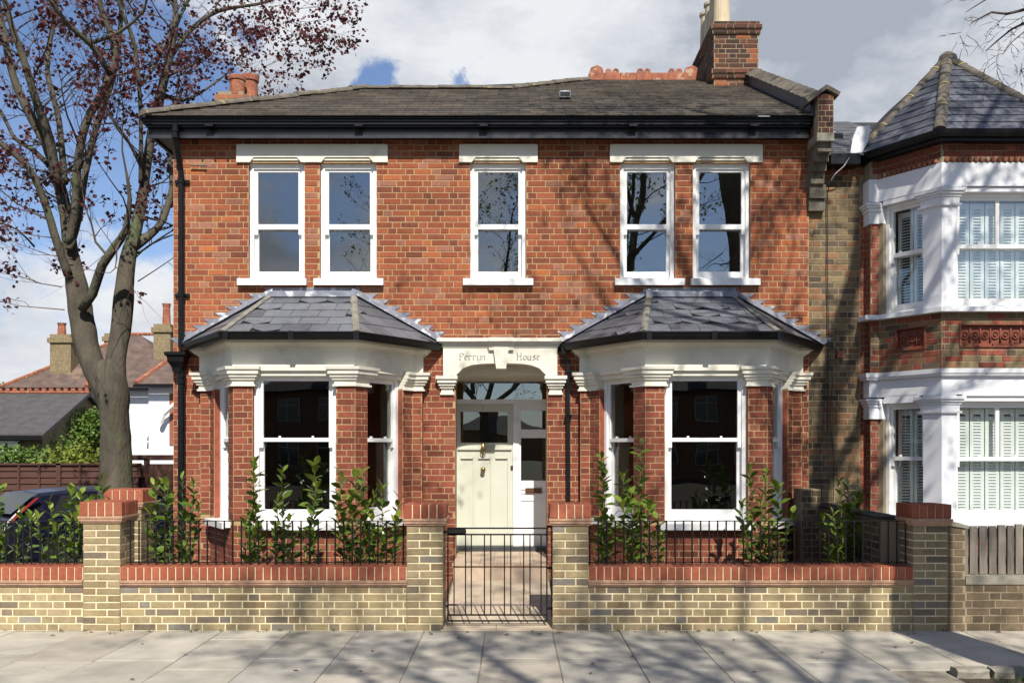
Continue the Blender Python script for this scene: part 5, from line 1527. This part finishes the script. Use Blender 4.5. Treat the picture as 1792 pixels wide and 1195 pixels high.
TY = 14.6
lt = thing('maple_tree', 'large copper maple with forked grey trunk and dark red young leaves, left of the house', 'tree', (wx(204, TY), TY, 0))
T = Tree(5, .074, 11, .055)
def L_(z, y0, y1):
    n = len(z); return [W3(a / 1.991, b / 1.991, TY + y0 + (y1 - y0) * i / (n - 1)) for i, (a, b) in enumerate(z)]
def rr_(*v): return [q * .9 / 1.991 * TY / FPX for q in v]
trunk = [W3(204, 1000, TY), W3(204, 900, TY), W3(203, 860, TY), W3(203, 780, TY), W3(200, 720, TY), W3(197, 685, TY), W3(192, 655, TY), W3(188, 630, TY)]
T.limb(trunk, [.33, .28, .255, .225, .222, .245, .23, .14], .12, 18, .03)
segs = [
    ([(398, 1434), (352, 1330), (316, 1250), (293, 1155), (279, 1075), (268, 1000), (246, 880), (230, 750), (200, 620), (160, 500), (115, 420), (50, 280), (5, 80), (-20, -60)], (46, 46, 46, 47, 46, 42, 30, 25, 23, 20, 18, 15, 12, 10), 0, .5),
    ([(200, 640), (170, 480), (122, 340), (80, 200), (30, 60), (0, -80)], (20, 18, 15, 13, 10, 8), 0, -.8),
    ([(225, 640), (205, 420), (165, 240), (190, 60), (205, -60)], (14, 11, 10, 9, 7), 0, 1.0),
    ([(238, 850), (262, 740), (268, 600), (300, 430), (385, 265), (400, 150), (360, 60), (335, -60)], (16, 16, 16, 15, 15, 12, 10, 8), 0, -.5),
    ([(385, 262), (320, 160), (240, 90), (160, -20)], (12, 10, 8, 6), -.5, -1.5),
    ([(242, 870), (272, 760), (298, 600), (340, 430), (385, 300), (415, 150), (425, -40)], (15, 15, 14, 13, 12, 10, 8), 0, .8),
    ([(238, 960), (200, 850), (150, 690), (95, 580), (0, 500), (-90, 440)], (17, 16, 14, 12, 9, 7), 0, -.8),
    ([(165, 570), (110, 520), (50, 480), (10, 400), (-40, 330)], (11, 9, 8, 6, 5), 0, 1.2),
    ([(400, 1420), (404, 1330), (404, 1250), (420, 1155), (428, 1075), (434, 1000), (446, 900), (475, 790), (500, 660), (522, 500), (555, 350), (590, 200), (612, 70), (600, -60)], (40, 38, 38, 38, 39, 37, 32, 25, 19, 18, 20, 15, 12, 9), -.05, .9),
    ([(285, 1080), (322, 1025), (342, 965), (356, 925), (400, 860), (438, 800), (452, 690), (440, 600)], (17, 18, 18, 18, 17, 13, 8, 5), -.1, -.7),
    ([(470, 860), (520, 820), (565, 770), (600, 650), (590, 540), (610, 420)], (18, 16, 14, 12, 9, 7), 0, 1.0),
    ([(595, 200), (660, 110), (760, 40), (900, 15), (980, -10)], (10, 9, 8, 6, 4), .8, 1.8),
    ([(570, 330), (640, 350), (720, 310), (800, 250)], (8, 7, 5, 3), .9, 1.9),
    ([(600, 130), (640, 30), (700, -60)], (9, 7, 5), .9, 1.5),
    ([(490, 640), (490, 400), (470, 160), (430, 60), (400, -40)], (9, 8, 8, 7, 5), .4, -.3),
    ([(490, 300), (540, 230), (590, 120)], (6, 5, 4), .2, .6),
    ([(500, 600), (440, 480), (370, 390)], (7, 5, 3), .4, -.3),
    ([(320, 150), (420, 110), (500, 40), (520, -30)], (8, 6, 5, 3), -.8, -1.2),
    ([(120, 860), (60, 800), (-20, 770)], (4, 3, 2), -.4, -1.0),
]
for z, rd, y0, y1 in segs:
    P, ra = T.limb(L_(z, y0, y1), rr_(*rd), .16, 10, .04)
    big = rd[0] > 16
    T.sprout(P, ra, .30, 1.25 if big else 1.0, 2, start=.30 if big else .15, leafp=.27, up=.15, kids=3)
    T.twig(P[-1], (P[-1] - P[-3]), 1.2, ra[-1] * .8, 2, .2, .8)
# low hanging shoots on the left and right of the fork
for a, b, dx in ((225, 1080, -1), (215, 1000, -1), (190, 830, -1), (160, 740, -1), (480, 980, 1), (510, 860, 1), (470, 900, .8), (100, 600, -1), (250, 900, -.9)):
    p = W3(a / 1.991, b / 1.991, TY); T.twig(p, Vector((dx, T.r.uniform(-.5, .2), .12)), 1.25, .012, 2, .05, .95, 3)
# denser leafy sprays at the upper right of the crown
for k in range(26):
    px, py = T.r.uniform(330, 530), T.r.uniform(-20, 150); y = TY + T.r.uniform(.9, 2.2)
    if py > 150 - (px - 300) * .05: continue
    T.twig(W3(px, py, y), Vector((.7, T.r.uniform(-.6, .6), T.r.uniform(-.4, .4))), .7, .006, 1, .0, 1.0, 4)
T.finish(lt, M_copper)

def street_tree(x, y, label, seed, limbs, trunk_r, leafp, leafsize=.05, every=.45, extra=()):
    t = thing('street_tree', label, 'tree', (x, y, 0))
    q = Tree(seed, leafsize, 3, .05)
    for pts, rad in limbs:
        P, ra = q.limb([(x + a, y + b, c) for a, b, c in pts], rad, .22, 10, .05)
        if rad[0] < trunk_r * .9: q.sprout(P, ra, every, 1.7, 2, start=.12, leafp=leafp, up=.25, kids=4)
        if rad[0] < trunk_r * .9: q.twig(P[-1], P[-1] - P[-3], 1.6, ra[-1] * .8, 3, .2, leafp, 3)
    for pts, r0 in extra:
        P, ra = interp(pts, [r0 * (1 - .8 * i / (len(pts) - 1)) for i in range(len(pts))], .1); q.tw.tube(P, ra, 5)
        q.sprout(P, ra, .09, .24, 2, start=.15, leafp=0, up=.0, kids=2)
    q.finish(t, M_newleaf); return t
street_tree(4.55, 5.75, 'nearby street tree beside the kerb whose bare twigs hang into the top right corner', 3, [
    ([(0, 0, -.1), (0, 0, .3), (0, .0, 2.5), (.02, 0, 4.6), (0, 0, 6.2)], [.42, .33, .30, .28, .26]),
    ([(0, 0, 5.6), (-.25, -.1, 7.0), (-.45, -.2, 8.6), (-.8, -.4, 10.8), (-1.2, -.4, 13)], [.26, .23, .20, .14, .05]),
    ([(0, 0, 6.0), (.35, .1, 7.6), (.55, 0, 9.4), (.9, -.2, 11), (1.0, -.3, 13.5)], [.18, .15, .12, .09, .04]),
    ([(-.1, -.1, 7.0), (-1.0, -.3, 8.4), (-1.7, -.6, 9.6), (-2.3, -.9, 11)], [.10, .08, .06, .03]),
    ([(-.3, -.15, 8.6), (-1.2, .1, 9.9), (-1.9, .2, 11.4)], [.08, .06, .03]),
    ([(.1, 0, 6.8), (.9, -.8, 8.2), (1.6, -1.4, 9.6)], [.09, .07, .04]),
    ([(-.4, -.2, 9.2), (-.6, -1.0, 10.4), (-.8, -1.7, 12)], [.09, .07, .04]),
    ([(.5, 0, 8.8), (1.5, .3, 10.2), (2.3, .6, 11.5)], [.08, .06, .03]),
    ([(-.15, 0, 7.3), (-.9, .6, 8.0), (-1.9, .9, 8.9), (-2.8, 1.0, 10.2)], [.07, .055, .04, .02]),
    ([(.3, 0, 7.4), (1.0, .7, 8.2), (1.8, 1.1, 9.4)], [.07, .055, .03]),
], .30, .75, .08, .30, extra=[([(3.9, 6.4, 8.6), W3(1830, -80, 7.2), W3(1790, 18, 7.2), W3(1735, 22, 7.25), W3(1700, 40, 7.3)], .02), ([(3.9, 6.4, 8.4), W3(1850, -40, 7.4), W3(1815, 30, 7.4), W3(1770, 52, 7.5), W3(1725, 90, 7.5)], .02), ([W3(1810, -60, 7.0), W3(1760, -25, 7.0), W3(1725, 0, 7.0), W3(1690, 22, 7.0)], .012), ([W3(1850, 10, 7.0), W3(1800, 50, 7.0), W3(1770, 75, 7.0), W3(1755, 95, 7.0)], .008)])
street_tree(3.0, -2.7, 'large bare street tree across the road behind the viewer', 8, [
    ([(0, 0, -.1), (0, 0, .4), (.05, 0, 3.0), (0, 0, 5.6)], [.36, .28, .23, .2]),
    ([(0, 0, 5.2), (-.5, .1, 6.8), (-1.1, .3, 8.6), (-1.6, .5, 10.6), (-1.9, .6, 12.6)], [.13, .11, .08, .055, .03]),
    ([(0, 0, 5.4), (.4, -.1, 7.2), (.7, .1, 9.2), (1.0, .2, 11.0), (1.2, .2, 13.0)], [.13, .11, .08, .055, .03]),
    ([(-.6, .1, 7.0), (-1.6, .4, 8.0), (-2.5, .6, 9.2), (-3.0, .8, 10.4)], [.07, .055, .04, .02]),
    ([(.4, 0, 7.2), (1.5, .4, 8.4), (2.4, .7, 9.6), (3.1, .9, 10.6)], [.07, .055, .04, .02]),
    ([(.5, 0, 8.4), (0, .5, 9.8), (-.4, .8, 11.6)], [.06, .05, .03]),
    ([(-1.1, .3, 8.4), (-2.0, 0, 10.0), (-2.5, -.2, 11.2)], [.06, .045, .02]),
    ([(.8, .1, 9.6), (1.8, .5, 11.0), (2.4, .8, 12.2)], [.05, .04, .02]),
    ([(0, 0, 6.4), (.2, .9, 7.8), (.3, 1.6, 9.4), (.2, 2.0, 11.0)], [.06, .05, .035, .02]),
], .19, .8, .10, .34)

street_tree(-1.2, -17.0, 'far bare street tree reflected in the fanlight and upper panes', 12, [
    ([(0, 0, -.1), (0, 0, .4), (.05, 0, 2.0), (0, 0, 3.6)], [.40, .30, .26, .2]),
    ([(0, 0, 3.2), (-1.2, .1, 5.0), (-2.6, .3, 6.4), (-4.0, .5, 8.6), (-4.6, .6, 11)], [.15, .12, .09, .06, .03]),
    ([(0, 0, 3.4), (.4, -.1, 5.6), (.9, .1, 8.2), (1.0, .2, 10.0), (1.2, .2, 12.0)], [.15, .12, .09, .06, .03]),
    ([(0, .1, 3.4), (1.6, .4, 4.8), (3.2, .6, 6.2), (4.6, .8, 8.4)], [.12, .09, .06, .03]),
    ([(-.6, 0, 4.4), (-.8, .4, 6.4), (-1.2, .7, 9.6)], [.09, .07, .03]),
    ([(1.2, 0, 4.5), (2.4, .4, 6.8), (3.0, .7, 9.6)], [.09, .06, .03]),
], .2, .6, .10, .40)

# ---------------------------------------------------------------- leafy masses
def leaf_mass(name, label, cat, ells, n, size, mt, seed, stems=True):
    r = random.Random(seed); lo = min(e[0][2] - e[1][2] for e in ells)
    t = thing(name, label, cat, (ells[0][0][0], ells[0][0][1], max(lo, -.3)))
    m = MB()
    for _ in range(n):
        c, s_ = r.choice(ells)
        d = Vector((r.gauss(0, 1), r.gauss(0, 1), r.gauss(0, 1))).normalized(); k = r.uniform(.65, 1.03) * (1 + .12 * math.sin(7 * d.x + 5 * d.z + c[0]))
        q = Vector(c) + Vector((d.x * s_[0], d.y * s_[1], d.z * s_[2])) * k
        a = Vector((r.uniform(-1, 1), r.uniform(-1, 1), r.uniform(-.8, .6))).normalized(); b = a.orthogonal().normalized(); L = size * r.uniform(.6, 1.3)
        m.add([q, q + a * L * .5 + b * L * .4, q + a * L, q + a * L * .5 - b * L * .4], [(0, 1, 2, 3)])
    m.build('foliage', mt, t, kind='stuff')
    m = MB()
    for c, s_ in ells:
        for k in range(3): m.tube([(c[0] + r.uniform(-.1, .1), c[1], max(lo, -.3)), (c[0] + r.uniform(-.3, .3) * s_[0], c[1] + r.uniform(-.2, .2), c[2] + s_[2] * .5)], [.04, .012], 5)
    m.build('stem', M_twig, t)
    return t

# ---------------------------------------------------------------- beyond the side road, left
gl_ = -.36
bg = thing('bungalow', 'low house with dark slate roof and terracotta ridge beyond the brown fence', 'house', (-16.5, 28, gl_))
bx = -12.9
m = MB(); m.wbox(-22, bx, 26.0, 31.2, gl_, 2.25); m.poly(Fr((bx - .001, 26.0), (0, 1)), [(0, 2.25), (5.2, 2.25), (2.6, 3.38)], -.3, 0.0); wl = m.build('wall', M_farstock, bg)
m = MB()
for (y0, z0), (y1, z1) in (((25.75, 2.18), (28.6, 3.47)), ((31.45, 2.18), (28.6, 3.47))):
    m.loft([[Vector((x, y0, z0)), Vector((x, y1, z1)), Vector((x, y1, z1 - .1)), Vector((x, y0, z0 - .1))] for x in (-22, bx + .15)])
rf = m.build('roof', M_farslate, bg)
m = MB(); m.wbox(-22, bx + .16, 25.62, 25.76, 2.02, 2.14); m.build('gutter', M_black, bg)
m = MB(); m.wbox(-22, bx + .15, 28.52, 28.68, 3.46, 3.53)
k = -21.9
while k < bx: m.wbox(k, k + .12, 28.57, 28.63, 3.53, 3.61); k += .22
m.lathe((bx + .05, 28.6, 3.5), [(.07, 0), (.05, .12), (.09, .2), (.05, .28), (.02, .34)], 8); m.build('ridge_tile', M_terra, rf)
m = MB(); m.wbox(-15.6, -14.9, 25.6, 25.99, .5, 2.0); m.wbox(-14.85, -13.45, 25.45, 25.98, 1.42, 1.50)
m = MB(); fw = Fr((-15.2, 25.9), (1, 0))
for a in (0, .42, .84, 1.26, 1.62): m.box(fw, a, a + .07, -.1, .04, .55, 1.98)
for c in (.50, 1.33, 1.93): m.box(fw, 0, 1.69, -.1, .035, c, c + .07)
wn = m.build('window', M_white, bg)
m = MB(); m.box(fw, .02, 1.67, -.06, -.05, .56, 1.95); m.build('pane', M_glassd, wn)
m = MB()
for a in (.5, .95, 1.35): m.box(fw, a, a + .2, -.075, -.065, .56, 1.9)
m.build('curtain', M_curtain, wn)

wh = thing('white_house', 'tall white rendered house with brown tiled roof and three brick chimneys, behind the maple', 'house', (-15, 40, gl_))
m = MB(); m.wbox(-20.0, -13.9, 38, 46, gl_, 4.25); m.wbox(-13.9, -8.5, 36.2, 46, 1.2, 4.25); wl = m.build('wall', M_render, wh)
m = MB(); m.wbox(-13.88, -8.5, 36.25, 45, gl_, 1.2); m.build('brick_plinth', M_farred, wh)
def hiproof(x0, x1, y0, y1, z0, z1, inset):
    m = MB(); o = .35; ym = (y0 + y1) / 2
    m.add([(x0 - o, y0 - o, z0), (x1 + o, y0 - o, z0), (x1 + o, y1 + o, z0), (x0 - o, y1 + o, z0), (x0 + inset, ym, z1), (x1 - inset, ym, z1)], [(0, 1, 5, 4), (1, 2, 5), (2, 3, 4, 5), (3, 0, 4), (0, 3, 2, 1)])
    return m
rf = hiproof(-20.0, -13.0, 38, 45, 4.22, 6.75, 3.3).build('roof', M_farroof, wh)
hiproof(-13.9, -7, 36.2, 44, 4.24, 7.1, 1.6).build('roof', M_farroof, wh)
m = MB(); m.tube([(-14.25, 35.85, 4.27), (-12.35, 40.1, 7.1)], .09, 6); m.tube([(-20.35, 37.65, 4.25), (-16.7, 41.5, 6.78)], .07, 6); m.tube([(-12.3, 40.1, 7.12), (-8, 40.1, 7.12)], .08, 6); m.tube([(-16.7, 41.5, 6.8), (-13, 41.5, 6.8)], .07, 6)
m.lathe((-12.35, 40.1, 7.1), [(.1, 0), (.08, .2), (.14, .3), (.04, .5)], 8); m.build('hip_tile', M_terra, wh)
m = MB(); m.wbox(-20.4, -14.2, 37.5, 37.66, 4.08, 4.2); m.wbox(-14.3, -6.6, 35.7, 35.86, 4.1, 4.22); m.build('gutter', M_black, wh)
for x0, x1, y, z0, z1, pots in ((-18.85, -18.0, 38.6, 4.4, 6.45, ((-18.55, .5),)), (-18.1, -17.4, 42, 5.4, 6.9, ((-17.75, .55),)), (-15.0, -14.3, 39.6, 5.0, 7.0, ((-14.6, .9),))):
    m = MB(); m.wbox(x0, x1, y, y + 1.0, z0, z1); m.wbox(x0 - .08, x1 + .08, y - .08, y + 1.08, z1 - .35, z1 - .15); c = m.build('chimney', M_farstock, wh)
    for px, h in pots: m = MB(); m.lathe((px, y + .4, z1), [(.18, 0), (.15, h * .8), (.19, h)], 10); m.build('chimney_pot', M_terra, c)
fw = Fr((-13.1, 36.2), (1, 0)); m = MB(); m.box(fw, 0, 1.7, -.1, .02, 1.9, 3.9); wn = m.build('window', M_farred, wh, label='red brick panel with white framed window')
m = MB()
for a in (.55, 1.05, 1.6): m.box(fw, a, a + .1, .0, .08, 1.9, 3.4)
m.box(fw, .5, 1.75, 0, .12, 1.85, 1.98); m.box(fw, .5, 1.75, 0, .08, 3.35, 3.45); m.build('frame', M_white, wn)
m = MB(); m.tube([fw.p(-.25, .25, 2.75), fw.p(-.1, .3, 3.1), fw.p(.3, .35, 3.45), fw.p(.9, .4, 3.7)], .10, 6); m.build('bracket', M_white, wn)

ft = thing('lap_fence', 'dark brown overlap panel fence across the side road, below the ivy', 'fence', (-10.5, 20.9, gl_))
x = -19.0
while x < -8.7:
    q = MB(); q.wbox(x - .05, x + .05, 20.85, 20.97, gl_, 1.46); q.build('post', M_lapwood, ft)
    for k in range(12):
        q = MB(); z = -.28 + k * .142; q.loft([[Vector((xx, 20.93, z)), Vector((xx, 20.885, z + .01)), Vector((xx, 20.915, z + .155)), Vector((xx, 20.93, z + .155))] for xx in (x + .05, x + 1.74)]); q.build('board', M_lapwood, ft)
    q = MB()
    for a in (.45, .9, 1.35): q.wbox(x + a, x + a + .04, 20.86, 20.885, -.25, 1.42)
    q.wbox(x, x + 1.8, 20.85, 20.97, 1.42, 1.46); q.build('batten', M_lapwood, ft)
    x += 1.8
ft = thing('plank_fence', 'brown upright plank fence with a rail above, between maple trunk and house', 'fence', (-7.6, 21.3, gl_))
x = -8.75; r = random.Random(2)
while x < -5.2: q = MB(); q.wbox(x, x + .135, 21.28, 21.30, gl_, 1.42); q.build('plank', M_lapwood, ft); x += .14
q = MB(); q.wbox(-8.7, -5.2, 21.33, 21.43, 1.52, 1.64); q.wbox(-8.3, -8.2, 21.33, 21.43, .5, 1.55); q.wbox(-6.6, -6.5, 21.33, 21.43, .5, 1.55); q.build('rail', M_lapwood, ft)

leaf_mass('ivy', 'bright green ivy climbing the gable of the low house', 'ivy', [((-13.0, 26.6, 1.2), (.9, .5, 1.0)), ((-13.0, 27.9, 1.9), (.5, .8, 1.0)), ((-13.5, 25.8, .9), (.7, .5, .9)), ((-12.7, 28.6, 2.4), (.4, .6, .6)), ((-12.8, 29.2, 1.8), (.4, .5, .8)), ((-13.2, 25.4, 1.2), (1.0, .5, .7))], 9000, .10, M_ivy, 1)
leaf_mass('garden_shrub', 'yellow-green shrub above the fence just left of the maple trunk', 'shrub', [((-11.0, 23.8, 1.0), (.85, .6, .95)), ((-10.3, 23.8, .9), (.6, .5, .75)), ((-11.7, 23.9, .8), (.6, .5, .7))], 6500, .09, M_ivyd, 2)
leaf_mass('distant_shrub', 'small dark green bush at the far left edge beyond the roofs', 'shrub', [((-26.5, 48, 2.2), (1.5, 1.5, 3.2))], 2500, .25, M_newleaf, 3)

# ---------------------------------------------------------------- parked car
car = thing('parked_car', 'dark blue hatchback parked on the side road, seen over the laurels', 'car', (-8.2, 16.3, -.24))
CW = .86
def prof(l):      # bonnet / roof heights along the car, rear at l = 0
    pts = [(0, .95), (.10, 1.02), (.55, 1.40), (1.2, 1.455), (2.0, 1.44), (2.6, 1.28), (3.15, 1.02), (3.9, .92), (4.15, .70)]
    for (a, h), (b, k) in zip(pts, pts[1:]):
        if l <= b: return h + (k - h) * (l - a) / (b - a)
    return pts[-1][1]
def car_ring(l):
    zr = prof(l); belt = .93; tp = 0.0 if zr < 1.0 else min(.20, (zr - .93) * .42); e = 1 - .10 * max(0, (l - 3.4) / .75) ** 2 - .06 * max(0, (.4 - l) / .4) ** 2
    P = []
    hb = min(belt, zr - .03)
    half = [(.0, .20), (.80, .20), (CW, .32), (CW, .62), (CW * .985, hb), (CW - tp - .02, max(hb + .005, zr - .06)), (CW - tp - .12, zr - .012), (.0, zr + .012)]
    P = [(y * e, z) for y, z in half] + [(-y * e, z) for y, z in half[-2:0:-1]]
    return [Vector((l, y, z)) for y, z in P]
ls = [0, .05, .12, .3, .55, .9, 1.3, 1.7, 2.1, 2.4, 2.7, 3.0, 3.3, 3.7, 3.95, 4.12, 4.18]
m = MB(); m.loft([car_ring(l) for l in ls]); body = m
gls = MB()
def quad_on(side, pts):
    for s_ in (side,):
        P = [Vector((l, s_ * (CW - .005 - min(.20, max(0, (z - .93)) * .42) + .008), z)) for l, z in pts]; gls.add(P, [tuple(range(len(P)))])
for s_ in (-1, 1):
    quad_on(s_, [(.62, 1.00), (1.28, .975), (1.28, 1.35), (.85, 1.345)]); quad_on(s_, [(1.34, .975), (2.05, .965), (2.05, 1.33), (1.34, 1.35)]); quad_on(s_, [(2.11, .965), (2.85, .96), (2.72, 1.08), (2.30, 1.30), (2.11, 1.33)])
gls.add([Vector((.085, y * .70, 1.05)) for y in (-1, 1)] + [Vector((.50, y * .60, 1.365)) for y in (1, -1)], [(0, 1, 2, 3)])
gls.v = [(x - .02, y, z + .015) if abs(y) < .72 and x < .52 else (x, y, z) for x, y, z in gls.v]
gls.add([Vector((3.05, y * .72, 1.085)) for y in (-1, 1)] + [Vector((2.15, y * .60, 1.425)) for y in (1, -1)], [(0, 1, 2, 3)])
lr, lc = MB(), MB()
for s_ in (-1, 1):
    y = s_ * .80
    lr.loft([[Vector((l + d, y + s_ * w, z)) for d, w in ((.02, -.035), (.05, .01), (.075, -.02), (.04, -.055))] for l, z in ((.0, .86), (.03, .97), (.22, 1.16), (.40, 1.32))])
    lc.loft([[Vector((l + d, y + s_ * w, z)) for d, w in ((-.012, -.09), (.0, -.045), (.06, -.10), (.05, -.12))] for l, z in ((-.03, .78), (.01, .93), (.20, 1.13))])
pl = MB(); pl.wbox(-.03, -.01, -.26, .26, .62, .73)
bmp = MB(); bmp.loft([[Vector((x, y, z)) for x, z in ((-.06, .30), (-.09, .40), (-.07, .56), (.05, .60), (.05, .28))] for y in (-.84, .84)])
wheels = []
for lx in (.75, 3.35):
    for s_ in (-1, 1):
        w = MB(); w.lathe((0, 0, 0), [(.20, -.09), (.30, -.10), (.315, -.05), (.315, .05), (.30, .10), (.20, .09)], 20); w.v = [(lx + v[0], s_ * .80 + v[2], .31 + v[1]) for v in w.v]
        q = MB(); q.lathe((0, 0, 0), [(.001, .05), (.05, .06), (.19, .07), (.20, .02)], 14); q.v = [(lx + v[0], s_ * (.80 + v[2]), .31 + v[1]) for v in q.v]
        wheels.append((w, q))
yaw = math.radians(48); co, si = math.cos(yaw), math.sin(yaw)
ox, oy, oz = -8.45, 15.3, -.27
def place(mb): mb.v = [(ox + v[0] * co - v[1] * si, oy + v[0] * si + v[1] * co, oz + v[2] * .96) for v in mb.v]; return mb
place(body).build('body', M_carpaint, car, smooth=False); place(gls).build('window', M_carglass, car); place(lr).build('tail_light', M_lampred, car); place(lc).build('tail_light', M_lampclear, car, label='clear lower lens of the tail light')
place(pl).build('number_plate', M_plate, car); place(bmp).build('bumper', M_carpaint, car)
for w, q in wheels: wo = place(w).build('wheel', M_rubber, car); place(q).build('rim', M_alloy, wo)

# ---------------------------------------------------------------- houses across the road (seen only as reflections)
M_greyframe = mat('dull_window_paint', (.35, .35, .35), .6)
for k, (x0, lab) in enumerate(((-32, 'brown brick house across the road, far left end of the row'), (-23, 'brown brick house across the road, second from the left end'), (16, 'brown brick house across the road, second from the right end'), (25, 'brown brick house across the road, far right end of the row'), (-14.0, 'brown brick house across the road, just left of the gap opposite the door'), (7.0, 'brown brick house across the road, just right of the gap opposite the door'))):
    h = thing('opposite_house', lab, 'house', (x0 + 4, -31, -.04), 'houses across the road')
    w = 7.6; zt = 5.0
    m = MB(); m.wbox(x0, x0 + w, -37, -30.5, -.1, zt); m.build('wall', M_opp, h)
    m = MB(); o = .4; m.add([(x0 - o, -30.1, zt), (x0 + w + o, -30.1, zt), (x0 + w + o, -37.4, zt), (x0 - o, -37.4, zt), (x0 + 3.2, -33.75, 7.4), (x0 + w - 3.2, -33.75, 7.4)], [(0, 1, 5, 4), (1, 2, 5), (2, 3, 4, 5), (3, 0, 4), (0, 3, 2, 1)]); rf = m.build('roof', M_farslate, h)
    m = MB(); m.wbox(x0 + 3.3, x0 + 4.2, -33.9, -33.2, 7.0, 8.5); m.build('chimney', M_opp, rf)
    for xa in (1.0, 3.2, 5.4):
        for za in (.9, 3.3):
            f = Fr((x0 + xa + 1.2, -30.5), (-1, 0)); q = MB()
            for a in (0, .57, 1.14): q.box(f, a, a + .06, 0, .05, za, za + 1.3)
            for c in (0, .9, 1.24): q.box(f, 0, 1.2, 0, .045, za + c, za + c + .06)
            wn = q.build('window', M_greyframe, h); q = MB(); q.box(f, .03, 1.17, 0, .01, za + .03, za + 1.27); q.build('pane', M_carglass, wn)

h = thing('distant_house', 'distant hip-roofed house with a chimney far down the road opposite the door', 'house', (-3, -150, 0))
m = MB(); m.wbox(-12, 7, -158, -150, -.3, 4.6); m.build('wall', M_opp, h)
m = MB(); m.add([(-12.5, -149.5, 4.6), (7.5, -149.5, 4.6), (7.5, -158.5, 4.6), (-12.5, -158.5, 4.6), (-6, -154, 7.6), (0.5, -154, 7.6)], [(0, 1, 5, 4), (1, 2, 5), (2, 3, 4, 5), (3, 0, 4), (0, 3, 2, 1)]); rf = m.build('roof', M_farslate, h)
m = MB(); m.wbox(-4.6, -2.2, -154.5, -153.5, 7.0, 9.2); m.build('chimney', M_opp, rf)
